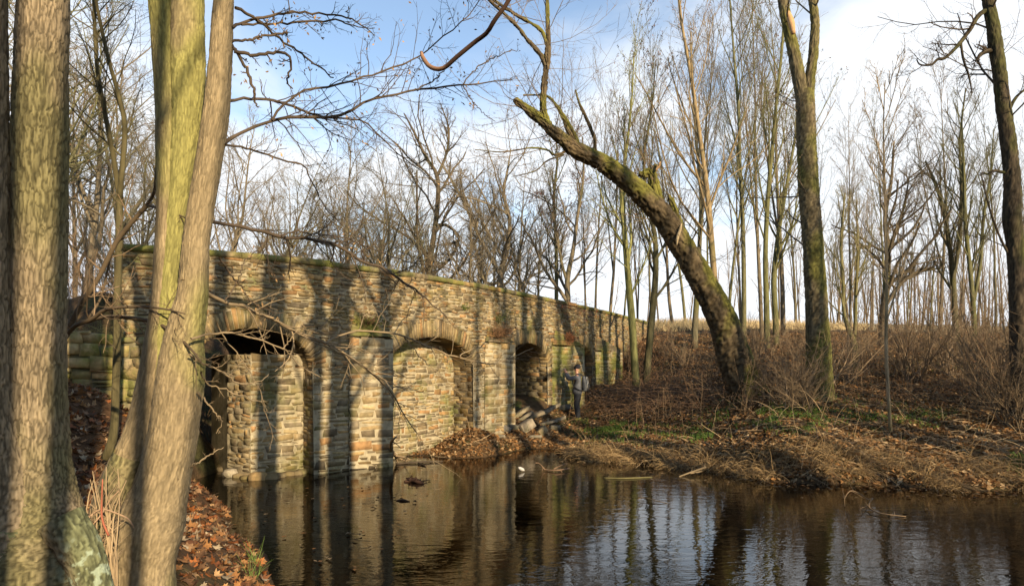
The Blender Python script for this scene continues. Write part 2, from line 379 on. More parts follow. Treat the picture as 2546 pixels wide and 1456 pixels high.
# ------------------------------------------------------------------ masonry
PAL = np.array([.86, .82, .74]) * np.array([[.25, .19, .105], [.21, .165, .10], [.31, .22, .11], [.15, .12, .08], [.31, .25, .145], [.25, .205, .135], [.32, .195, .095], [.185, .155, .11], [.28, .215, .115]])
def stones(mb, fmap, s0, s1, z0, z1, rng, mask=None, hc=(.06, .15), ln=(.13, .42), relief=(.01, .045), gap=.012, pal=PAL, bulge=.012, tilt=.03, dark=1., clips=()):
    z = z0; S = []
    while z < z1:
        h = rng.uniform(*hc); s = s0 - rng.uniform(0, ln[0]); zz = z
        while s < s1:
            l = rng.uniform(*ln) * (1.25 if h > hc[1] * .75 else 1)
            if rng.random() < .22 and h > .09:      # two thin slabs instead of one
                k = rng.uniform(.35, .65)
                S.append((s, zz, l, h * k)); S.append((s, zz + h * k, l * 1.0, h * (1 - k)))
            else:
                S.append((s, zz, l, h))
            s += l
        z += h
    A = np.array(S); n = len(A)
    sc = A[:, 0] + A[:, 2] / 2; zc = A[:, 1] + A[:, 3] / 2
    wv = .055 * (fbm(np.stack([sc * .7, zc * 1.2, 0 * sc], -1), 2, 3) - .5) * 2
    wv = wv + rng.normal(0, .010, n); A[:, 1] += wv; zc = zc + wv; A[:, 3] *= rng.uniform(.8, 1.2, n)
    keep = (sc > s0 - .03) & (sc < s1 + .03) & (zc < z1 - .01) & (rng.random(n) > .012)
    if mask is not None: keep &= mask(sc, zc)
    A = A[keep]; sc = sc[keep]; zc = zc[keep]; n = len(A)
    e_ = A[:, 0] + A[:, 2]
    for lo_c, hi_c, z_c in clips:
        b_ = zc < z_c
        w_ = b_ & (sc < (lo_c + hi_c) / 2); e_ = np.where(w_, np.minimum(e_, lo_c + .01), e_)
        w_ = b_ & (sc > (lo_c + hi_c) / 2); A[:, 0] = np.where(w_, np.maximum(A[:, 0], hi_c - .01), A[:, 0])
    A[:, 2] = np.maximum(e_ - A[:, 0], .03)
    def corner(ks, kz, inset):
        s = A[:, 0] + A[:, 2] * ks; zz = A[:, 1] + A[:, 3] * kz
        s = s + (inset + gap * .5) * (1 if ks == 0 else -1); zz = zz + (inset * .6 + gap * .4) * (1 if kz == 0 else -1)
        return np.clip(s, s0, s1), zz
    rel = rng.uniform(relief[0], relief[1], n)
    V = np.empty((n, 9, 3))
    jit = lambda k: rng.uniform(-k, k, n)
    cs = [(0, 0), (1, 0), (1, 1), (0, 1)]
    J = [(jit(.04) * np.minimum(1, A[:, 2] / .2), jit(.026) * np.minimum(1, A[:, 3] / .1)) for _ in cs]
    for q, (a, b) in enumerate(cs):
        s, zz = corner(a, b, 0); V[:, q] = fmap(np.clip(s + J[q][0], s0, s1), np.full(n, -.03), zz + J[q][1])
        s, zz = corner(a, b, .012); V[:, 4 + q] = fmap(np.clip(s + J[q][0] + jit(.005), s0, s1), rel + jit(tilt * .5), zz + J[q][1])
    V[:, 8] = fmap(np.clip(A[:, 0] + A[:, 2] * (.5 + jit(.2)), s0, s1), rel + rng.uniform(0, bulge, n), A[:, 1] + A[:, 3] * (.5 + jit(.2)))
    k = np.arange(n)[:, None, None] * 9
    q4 = (k + np.array([[[0, 1, 5, 4], [1, 2, 6, 5], [2, 3, 7, 6], [3, 0, 4, 7]]])).reshape(-1, 4)
    t3 = (k + np.array([[[4, 5, 8], [5, 6, 8], [6, 7, 8], [7, 4, 8]]])).reshape(-1, 3)
    cc = pal[rng.integers(0, len(pal), n)] * rng.uniform(.75, 1.25, (n, 1)) * dark
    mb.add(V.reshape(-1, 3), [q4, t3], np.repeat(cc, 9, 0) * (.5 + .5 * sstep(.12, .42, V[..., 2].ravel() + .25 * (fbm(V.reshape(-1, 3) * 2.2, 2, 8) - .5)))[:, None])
    return n
def strip(mb, P, c):
    """grid of points (a,b,3) as quads"""
    a, b, _ = P.shape; i = np.arange(a * b).reshape(a, b)
    mb.add(P.reshape(-1, 3), np.stack([i[:-1, :-1], i[1:, :-1], i[1:, 1:], i[:-1, 1:]], -1).reshape(-1, 4), c)

rng = np.random.default_rng(3)
MORT = (.33, .28, .185)
bridge = empty('stone_bridge', bp(s_at(1000), 0, 0), 'long rubble stone arch bridge with buttresses and mossy parapet over the stream', 'bridge'); bridge['kind'] = 'thing'
S0 = s_at(300); S1 = SMAX - .2
# wall: mortar backing with arch openings, then every stone
mb = MB()
ss = np.unique(np.concatenate([np.arange(S0, S1, .12)] + [np.linspace(m - h, m + h, 60) for m, h, zc, zs in ARCH] + [np.array([m - h - 1e-3, m + h + 1e-3]) for m, h, zc, zs in ARCH]))
lo = np.maximum(intrados(ss), -.6)
for out, flip in ((0., 0), (-4.6, 1)):
    P = np.stack([bp(ss, out, lo * (1 - f) + (ZTOP - .1) * f) for f in np.linspace(0, 1, 8)], 1)
    strip(mb, P if not flip else P[::-1], MORT)
P = np.stack([bp(ss, o_, z_) for o_, z_ in ((0, ZTOP - .1), (-.45, ZTOP - .1), (-.45, ZTOP - .95), (-4.15, ZTOP - .95), (-4.15, ZTOP - .1), (-4.6, ZTOP - .1))], 1)
strip(mb, P, MORT)
zz_ = np.array([-.6, 1, 2, 3, ZTOP - .1])
for s_e in (S0, S1):                                 # end faces
    strip(mb, np.stack([bp(np.full(5, s_e), o_, zz_) for o_ in (0, -4.6)], 0), MORT)
mb.build('core', M_MORTAR, bridge)

mb = MB()
RING = .40
CLP = [(m - h, m + h, zs + .05) for m, h, zc, zs in ARCH]
def wall_mask(s, z):
    ok = z > intrados(s)
    for m, h, zc, zs in ARCH:
        u = np.sqrt(((s - m) / (h + RING * .85)) ** 2 + (np.maximum(z - zs, 0) / (zc - zs + RING * .85)) ** 2)
        ok &= ~((u < 1) & (z > zs)) & ~((np.abs(s - m) < h) & (z <= zs))
    return ok & (z > -.5)
sm = s_at(1300)
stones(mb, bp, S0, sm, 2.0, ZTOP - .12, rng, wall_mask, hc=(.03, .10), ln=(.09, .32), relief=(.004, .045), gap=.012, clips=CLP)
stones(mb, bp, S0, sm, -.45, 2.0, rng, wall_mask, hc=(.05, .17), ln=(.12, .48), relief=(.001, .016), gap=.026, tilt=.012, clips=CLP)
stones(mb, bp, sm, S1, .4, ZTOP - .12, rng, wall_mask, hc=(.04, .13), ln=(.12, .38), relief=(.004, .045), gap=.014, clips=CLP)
endw = lambda s, o, z: bp(np.full(np.shape(s), S0) - np.asarray(o), -np.asarray(s), z)
stones(mb, lambda s, o, z: bp(S0 - np.asarray(o), np.zeros_like(np.asarray(s)) - np.asarray(s), z), 0, .45, 1.5, ZTOP - .12, rng, hc=(.1, .2))
mb.build('wall', M_STONE, bridge)

# coping: long weathered mossy slabs
mb = MB(); s = S0 - .04
while s < S1:
    l = rng.uniform(.5, 1.1); e = min(s + l - .008, S1)
    a = np.linspace(s, e, 6); h = rng.uniform(-.012, .012)
    z1 = ZTOP + h + .012 * (fbm(np.stack([a * 4, 0 * a, 0 * a], -1), 2, 4) - .5)
    ov = .05 + rng.uniform(-.01, .015)
    P = np.stack([bp(a, .0, ZTOP - .13), bp(a, ov, ZTOP - .125), bp(a, ov + .008, z1 - .035), bp(a, ov - .03, z1), bp(a, -.42, z1 + .015), bp(a, -.5, z1 - .04), bp(a, -.5, ZTOP - .13)], 1)
    strip(mb, P, PAL[rng.integers(len(PAL))] * rng.uniform(.8, 1.2) * .9)
    for q in (0, 5):
        b = mb.n - 42 + q * 7
        mb.F[3].append(np.array([[b, b + i, b + i + 1] for i in range(1, 6)]))
    s += l
mb.build('coping', M_MOSSY, bridge)

# arch rings of thin slate voussoirs, vaults and their inside masonry
for ai, (m, h, zc, zs) in enumerate(ARCH):
    mb = MB(); b = zc - zs
    th = np.linspace(0, np.pi, 400); arc = np.concatenate([[0], np.cumsum(np.hypot(np.diff(h * np.cos(th)), np.diff(b * np.sin(th))))])
    u = 0; tot = arc[-1]; V = []; cs = []
    while u < tot:
        w = rng.uniform(.035, .095); w = min(w, tot - u)
        t0, t1 = np.interp([u + .005, u + w - .005], arc, th)
        ro = RING * rng.uniform(.85, 1.12); pr = rng.uniform(.004, .035)
        for o_ in (-.25, pr):
            for t, k in ((t0, 0), (t1, 0), (t1, 1), (t0, 1)):
                nx_, nz_ = np.cos(t) / h, np.sin(t) / b; q = math.hypot(nx_, nz_); nx_ /= q; nz_ /= q
                nx_ = nx_ * .75; 
                d = (ro if k else -.015 + rng.uniform(-.02, .01))
                V.append((m + h * np.cos(t) + nx_ * d, o_ + rng.uniform(-.006, .006), zs + b * np.sin(t) + nz_ * d))
        cs.append(PAL[rng.integers(len(PAL))] * rng.uniform(.85, 1.3)); u += w
    V = np.array(V); n = len(V) // 8
    k = np.arange(n)[:, None, None] * 8
    q4 = (k + np.array([[[4, 5, 6, 7], [0, 4, 7, 3], [1, 2, 6, 5], [0, 1, 5, 4], [3, 7, 6, 2]]])).reshape(-1, 4)
    mb.add(bp(V[:, 0], V[:, 1], V[:, 2]), q4, np.repeat(np.array(cs), 8, 0))
    tag(mb.build('arch_ring', M_STONE, bridge))
    mb = MB()
    prof = np.concatenate([[[m - h, -.6], [m - h, 1]], np.stack([m - h * np.cos(np.linspace(0, np.pi, 40)), zs + b * np.sin(np.linspace(0, np.pi, 40))], 1), [[m + h, 1], [m + h, -.6]]])
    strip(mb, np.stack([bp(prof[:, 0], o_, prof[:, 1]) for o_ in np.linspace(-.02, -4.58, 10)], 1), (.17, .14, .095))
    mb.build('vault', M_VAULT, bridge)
    mb = MB()
    jr = lambda s, o, z, e=m + h: bp(e - np.asarray(o), -np.asarray(s), z)      # right inner face
    stones(mb, jr, .02, 4.5, -.4, zs + .1, rng, hc=(.07, .17), ln=(.18, .45), relief=(.002, .012), gap=.012, tilt=.006, bulge=.005)
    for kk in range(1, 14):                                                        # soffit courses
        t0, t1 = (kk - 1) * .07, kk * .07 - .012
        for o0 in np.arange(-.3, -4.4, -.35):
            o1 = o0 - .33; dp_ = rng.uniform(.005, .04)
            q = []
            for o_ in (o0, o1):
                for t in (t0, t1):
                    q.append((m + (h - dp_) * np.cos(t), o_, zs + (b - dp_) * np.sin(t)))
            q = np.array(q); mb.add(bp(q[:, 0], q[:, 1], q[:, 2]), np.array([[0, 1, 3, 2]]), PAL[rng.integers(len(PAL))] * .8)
    if ai == 0:                                                                     # later pier half filling the first arch
        sl = s_at(640); rc = .5
        face = lambda s, o, z: bp(s, np.asarray(o) - rc, z)
        side = lambda s, o, z: bp(sl - .515 * np.asarray(s) - .857 * np.asarray(o), -rc - .857 * np.asarray(s) + .515 * np.asarray(o), z)
        inside = lambda s, z: ((z < intrados(s) - .02) | (z < zs)) & (z < 2.5)
        P = np.stack([bp(np.linspace(sl, m + h, 20), -rc - .0, zq) for zq in (-.6,)], 0)
        a = np.linspace(sl, m + h, 24)
        strip(mb, np.stack([bp(a, -rc, np.minimum(zs + 0 * a, 9) * f + -.6 * (1 - f)) for f in np.linspace(0, 1, 4)], 1), MORT)
        strip(mb, np.stack([bp(a, -rc, zs + (np.minimum(intrados(np.minimum(a, m + h - .002)), 2.5) - zs) * f) for f in (0, 1)], 1), MORT)
        strip(mb, np.stack([side(np.full(6, q_), np.zeros(6), np.linspace(-.6, 2.5, 6)) for q_ in (0, .7)], 1), MORT)
        strip(mb, np.stack([bp(np.full(6, sl - .36), o_, np.linspace(-.6, 2.5, 6)) for o_ in (-rc - .6, -3.)], 1), MORT)
        stones(mb, face, sl, m + h, -.3, 3.1, rng, inside, hc=(.06, .17), ln=(.13, .42), relief=(.001, .02), gap=.03, tilt=.012)
        stones(mb, side, 0, .7, -.3, 2.5, rng, hc=(.06, .16), ln=(.1, .3), relief=(.002, .022), gap=.026, pal=PAL * 1.15)
    if ai == 1:                                                                     # walled-up second arch
        rc = .68
        face = lambda s, o, z: bp(s, np.asarray(o) - rc, z)
        a = np.linspace(m - h, m + h, 60)
        strip(mb, np.stack([bp(a, -rc, -.6 + (np.maximum(intrados(np.clip(a, m - h + .002, m + h - .002)), zs) + .6) * f) for f in np.linspace(0, 1, 6)], 1), MORT)
        inside = lambda s, z: (z < intrados(s) + .02) | (z < zs)
        stones(mb, face, m - h, m + h, -.3, 3.1, rng, inside, hc=(.05, .15), ln=(.12, .4), relief=(.002, .026), gap=.024, tilt=.015)
    mb.build('arch_masonry', M_STONE if ai != 1 else attr_mat('mossy_infill_stone', .9, 9, .7, 1.25, .5, 28, .02, moss=.5, moss_col=(.15, .16, .045), moss_scale=1.3), bridge)

# buttresses: wedge-shaped, with sloping caps
for xa, xb, p, yt, ya, mossy in ((866, 957, .28, 839, 778, 0), (1203, 1256, .33, 853, 815, 0), (1370, 1420, .5, 860, 824, 1), (1477, 1512, .6, 873, 838, 1)):
    a, b = s_at(xa), s_at(xb); mb = MB()
    dm = d_at((xa + xb) / 2); zt = HC + (HY - yt) / F * dm; zap = HC + (HY - ya) / F * dm
    A, Bp = bp(a, .03, 0)[:2], bp(b, p, 0)[:2]
    Lf = np.linalg.norm(Bp - A); T = (Bp - A) / Lf; Nn = np.array([T[1], -T[0]])
    face = lambda s, o, z: np.stack([A[0] + T[0] * np.asarray(s) + Nn[0] * np.asarray(o), A[1] + T[1] * np.asarray(s) + Nn[1] * np.asarray(o), np.asarray(z) + 0 * np.asarray(s)], -1)
    tipb = bp(b + .05, 0, 0)[:2]; T2 = tipb - Bp; L2 = np.linalg.norm(T2); T2 = T2 / L2; N2_ = np.array([T2[1], -T2[0]])
    side = lambda s, o, z: np.stack([Bp[0] + T2[0] * np.asarray(s) + N2_[0] * np.asarray(o), Bp[1] + T2[1] * np.asarray(s) + N2_[1] * np.asarray(o), np.asarray(z) + 0 * np.asarray(s)], -1)
    for fm, l in ((face, Lf), (side, L2)):
        strip(mb, np.stack([fm(np.array([0, l]), np.zeros(2), np.full(2, zq)) for zq in (-.6, 1, zt - .03)], 1), MORT)
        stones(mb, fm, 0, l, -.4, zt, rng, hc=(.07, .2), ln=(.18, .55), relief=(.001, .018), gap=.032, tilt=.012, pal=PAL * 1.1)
    bt = mb.build('buttress', M_MOSSY if mossy else M_STONE, bridge); mb = MB()
    # cap: sloped courses up to the wall
    ap = bp((a * .85 + b * .15), .01, zap)
    for f in range(6):
        k0, k1 = f / 6, (f + 1) / 6
        e0 = np.array([[*A, zt], [*Bp, zt], [*tipb, zt]])
        r0 = e0 * (1 - k0) + ap * k0 + [0, 0, .03]; r1 = e0 * (1 - k1) + ap * k1 + [0, 0, .03]
        nz = np.array([Nn[0], Nn[1], 0]) * .03
        for q in (0, 1):
            mb.add([r0[q] + nz, r0[q + 1] + nz, r1[q + 1] + nz * .3, r1[q] + nz * .3, r1[q] - nz, r1[q + 1] - nz], np.array([[0, 1, 2, 3]]), PAL[rng.integers(len(PAL))] * rng.uniform(.7, 1.0))
    mb.add([(*A, zt - .02), (*Bp, zt - .02), (*tipb, zt - .02)], np.array([[0, 1, 2]]), (.2, .17, .11))
    mb.build('sloping_cap', M_MOSSY, bt)

# footing of rough stones along the water under the first arch
mb = MB()
for (x0, y0), (x1, y1) in (((553, 1164), (600, 1184)), ((600, 1184), (640, 1196)), ((640, 1196), (700, 1188)), ((700, 1188), (770, 1176)), ((770, 1176), (850, 1166)), ((850, 1166), (968, 1161))):
    n = max(3, int(math.hypot(x1 - x0, y1 - y0) / 16))
    for i in range(n):
        t = (i + rng.random() * .5) / n
        p = atw(x0 + (x1 - x0) * t, y0 + (y1 - y0) * t, 0) + [-.12, .18, 0]
        sz = np.array([rng.uniform(.13, .3), rng.uniform(.1, .2), rng.uniform(.06, .17 if x0 < 700 else .09)])
        v = unit(rng.normal(0, 1, (40, 3)))
        bmx = bmesh.new()
        for q in v: bmx.verts.new(p + np.sign(q) * np.abs(q) ** .7 * sz)
        bmesh.ops.convex_hull(bmx, input=bmx.verts[:])
        bmx.verts.ensure_lookup_table(); bmx.faces.ensure_lookup_table()
        used = [vv for vv in bmx.verts if vv.link_faces]; ii = {vv: k for k, vv in enumerate(used)}
        mb.add([tuple(vv.co) for vv in used], np.array([[ii[vv] for vv in f.verts] for f in bmx.faces if len(f.verts) == 3]), PAL[rng.integers(len(PAL))] * rng.uniform(.6, 1.1))
        bmx.free()
mb.build('footing', M_STONE, bridge)

# ------------------------------------------------------------------ mossy retaining wall on the left
wallT = empty('retaining_wall', at(250, 1000, 10.4), 'low mossy dry stone retaining wall at the left bank behind the foreground trunks', 'wall'); wallT['kind'] = 'thing'
WA = np.array([-10.5, 10.9]); WB = np.array([-5.75, 10.75]); Lw = np.linalg.norm(WB - WA); Tw = (WB - WA) / Lw; Nw = np.array([Tw[1], -Tw[0]])
wm = lambda s, o, z: np.stack([WA[0] + Tw[0] * np.asarray(s) + Nw[0] * np.asarray(o), WA[1] + Tw[1] * np.asarray(s) + Nw[1] * np.asarray(o), np.asarray(z) + 0 * np.asarray(s)], -1)
wtop = lambda s: 2.86 - .1 * np.sin(np.asarray(s) * 1.7) - .06 * np.asarray(s) / Lw
mb = MB(); a = np.linspace(0, Lw, 40)
strip(mb, np.stack([wm(a, -.02, .0 * a), wm(a, -.02, wtop(a) - .06), wm(a, -.5, wtop(a) - .06), wm(a, -.5, 0 * a)], 1), (.12, .11, .06))
strip(mb, np.stack([wm(np.full(2, Lw), o_, np.array([0, 2.7])) for o_ in (-.02, -.5)], 0), (.12, .11, .06))
mb.build('core', M_MORTAR, wallT)
mb = MB()
stones(mb, wm, 0, Lw, .6, 2.9, rng, lambda s, z: z < wtop(s) + .02, hc=(.08, .2), ln=(.14, .44), relief=(.005, .05), gap=.016, tilt=.04, pal=PAL * 1.3)
stones(mb, lambda s, o, z: wm(Lw + np.asarray(o), -np.asarray(s), z), 0, .5, .5, 2.7, rng, hc=(.1, .22), ln=(.2, .4))
mb.build('stone_face', M_MOSSY, wallT)

# ------------------------------------------------------------------ foreground trees with furrowed bark
def bark_tube(mb, poly, d, n, S, base, moss, seed, crack=.015, mossbias=0., lichen=None, ext_top=0, plate=(68, 68, 6.5), up=0., zmoss=None, dark=.62):
    """poly rows: x, y, width in picture units [, depth]; displaced furrowed bark"""
    pts = []
    for r in poly:
        dd = r[3] if len(r) > 3 else d
        pts.append([*at(r[0], r[1], dd), r[2] / 2 * dd / F])
    p = resample(np.array(pts), n)
    V, Q = tubes(p[None, :, :3], np.maximum(p[None, :, 3], .002), S)
    Pn = V.reshape(n, S, 3); cen = p[:, None, :3]; rad = unit(Pn - cen)
    r = p[:, 3][:, None]
    th_ = np.arange(S) * 2 * np.pi / S; sl_ = np.concatenate([[0], np.cumsum(np.linalg.norm(np.diff(p[:, :3], axis=0), axis=1))])
    q = np.stack([r * np.cos(th_)[None] * plate[0], r * np.sin(th_)[None] * plate[1], np.repeat(sl_[:, None], S, 1) * plate[2]], -1)
    q = q + .8 * (fbm(Pn * 9, 2, seed + 3)[..., None] - .5)
    a = np.abs(2 * fbm(q, 3, seed) - 1); b = np.abs(2 * vnoise(q * np.array([1.9, 1.9, 2.6]) + 7, seed + 5) - 1)
    cr = 1 - sstep(.0, .15, a); c2 = (1 - sstep(0, .13, b)) * .6; stri = fbm(q * np.array([2.3, 2.3, 1.1]) + 3.3, 2, seed + 41) - .5
    crk = np.clip(cr + c2, 0, 1)
    w1, w2, wid = worley(q * np.array([.66, .66, 1.35]) + .9 * (fbm(q * .9, 2, seed + 51)[..., None] - .5), seed + 60)
    edge = 1 - sstep(.03, .24, w2 - w1); crk = np.clip(.35 * crk + .85 * edge, 0, 1)
    big = fbm(Pn * np.array([3.2, 3.2, 1.3]), 3, seed + 9) - .5
    fine = fbm(q * 3.1, 2, seed + 11) - .5
    k = np.minimum(1, r / .12)
    disp = (-crack * (.5 + .5 * wid) * crk + .03 * big + .006 * fine + .010 * stri) * k
    Pn = Pn + rad * disp[..., None]
    m = sstep(.42, .62, fbm(Pn * np.array([1.6, 1.6, .8]), 4, seed + 20) + mossbias + .06 * rad[..., 0] + up * rad[..., 2] + (0 if zmoss is None else np.clip((Pn[..., 2] - zmoss) * .14, -.3, .05)))
    C = np.asarray(base) * (1 - m[..., None]) + np.asarray(moss) * m[..., None]
    C = C * (.85 + .3 * fbm(Pn * 4, 3, seed + 31))[..., None] * (1 - dark * crk)[..., None] * (1 + .9 * stri)[..., None] * (.86 + .28 * wid)[..., None]
    if lichen is not None:
        lc = at(*lichen[0]); ld2 = np.linalg.norm((Pn - lc) * np.array([1, 1, .7]), axis=-1)
        lm = sstep(lichen[1], lichen[1] * .4, ld2) * sstep(.52, .58, fbm(Pn * 17, 4, 77)) * .85
        C = C * (1 - lm[..., None]) + np.array([.27, .32, .235]) * lm[..., None]
    mb.add(Pn.reshape(-1, 3), Q, C.reshape(-1, 3))
    return p
def px_path(rows, d0, d1):
    """rows x, y, width -> points and radii with depth running from d0 to d1"""
    n = len(rows); out = []
    for i, r in enumerate(rows):
        d = d0 + (d1 - d0) * i / max(1, n - 1); out.append([*at(r[0], r[1], d), r[2] / 2 * d / F])
    return np.array(out)
def path_set(p, n):
    q = resample(p, n); L = np.linalg.norm(np.diff(q[:, :3], axis=0), axis=1).sum()
    return (q[None, :, :3], np.maximum(q[None, :, 3], .0015), np.array([L]))

rngf = np.random.default_rng(11)
BASE1, MOSS1 = (.235, .185, .118), (.20, .19, .065)
t1 = empty('broadleaf_tree', at(90, 1456, 4.4), 'thick straight rough-barked trunk at the left edge with pale lichen on its flared foot', 'tree')
mb = MB()
bark_tube(mb, [(110, -420, 100), (108, -100, 106), (107, 0, 110), (101, 350, 119), (95, 728, 124), (92, 900, 126), (92, 1030, 132), (92, 1150, 150), (88, 1250, 200), (80, 1350, 290), (72, 1456, 350), (66, 1560, 400), (60, 1700, 430)], 4.4, 900, 160, BASE1, (.165, .145, .07), 1, mossbias=-.12, lichen=((215, 1400, 4.2), .23))
bark_tube(mb, [(-22, -300, 60), (-20, 0, 64), (-18, 400, 70), (-15, 728, 76), (-10, 900, 84), (-2, 1000, 86), (8, 1080, 96), (20, 1200, 130), (20, 1330, 180), (10, 1500, 260)], 4.25, 600, 100, BASE1, (.165, .145, .07), 4, mossbias=-.12)
for rr in ([(150, 1290, 110), (195, 1360, 100), (225, 1440, 90), (250, 1540, 80)], [(40, 1300, 150), (20, 1420, 160), (0, 1560, 160)]):
    bark_tube(mb, rr, 4.25, 160, 70, BASE1, (.16, .17, .09), 8, lichen=((222, 1410, 4.2), .22))
mb.build('trunk', M_HERO, t1, True)

t2 = empty('broadleaf_tree', at(350, 1470, 5.0), 'mossy many-stemmed tree leaning over the leaf-covered bank, its stems parting above the foot', 'tree')
mb = MB()
B2, G2 = (.25, .195, .115), (.25, .232, .08)
bark_tube(mb, [(575, -420, 40), (562, -120, 46), (556, 0, 50), (540, 250, 60), (519, 400, 59), (488, 600, 64), (479, 728, 74), (456, 850, 96), (448, 940, 114), (430, 1080, 116), (400, 1210, 128), (372, 1310, 160), (356, 1400, 150), (352, 1500, 165), (350, 1600, 190)], 5.0, 900, 140, B2, (.235, .215, .075), 12, mossbias=-.06, crack=.007, dark=.3, plate=(74, 74, 7))
bark_tube(mb, [(470, -420, 62), (466, -100, 74), (464, 0, 80), (466, 250, 76), (455, 400, 62), (438, 520, 52), (424, 650, 52), (415, 760, 56), (402, 900, 62), (392, 1000, 70), (390, 1100, 80), (388, 1250, 60)], 5.12, 700, 100, B2, G2, 14, mossbias=.06, zmoss=3.5, crack=.006, dark=.3, plate=(74, 74, 7))
bark_tube(mb, [(385, -420, 60), (402, -100, 68), (408, 0, 72), (417, 250, 62), (417, 400, 54), (412, 520, 46), (405, 650, 44), (398, 760, 46), (385, 880, 60), (366, 1000, 68), (342, 1100, 84), (308, 1200, 108), (288, 1300, 126), (284, 1400, 130), (290, 1530, 130)], 5.1, 760, 104, B2, G2, 16, mossbias=.05, zmoss=3.5, crack=.006, dark=.3, plate=(74, 74, 7))
bark_tube(mb, [(330, 1130, 90), (300, 1210, 90), (275, 1280, 70), (255, 1380, 60), (240, 1480, 60)], 5.0, 160, 60, B2, (.2, .19, .08), 18, crack=.006)
mb.build('trunk', M_HERO, t2, True)

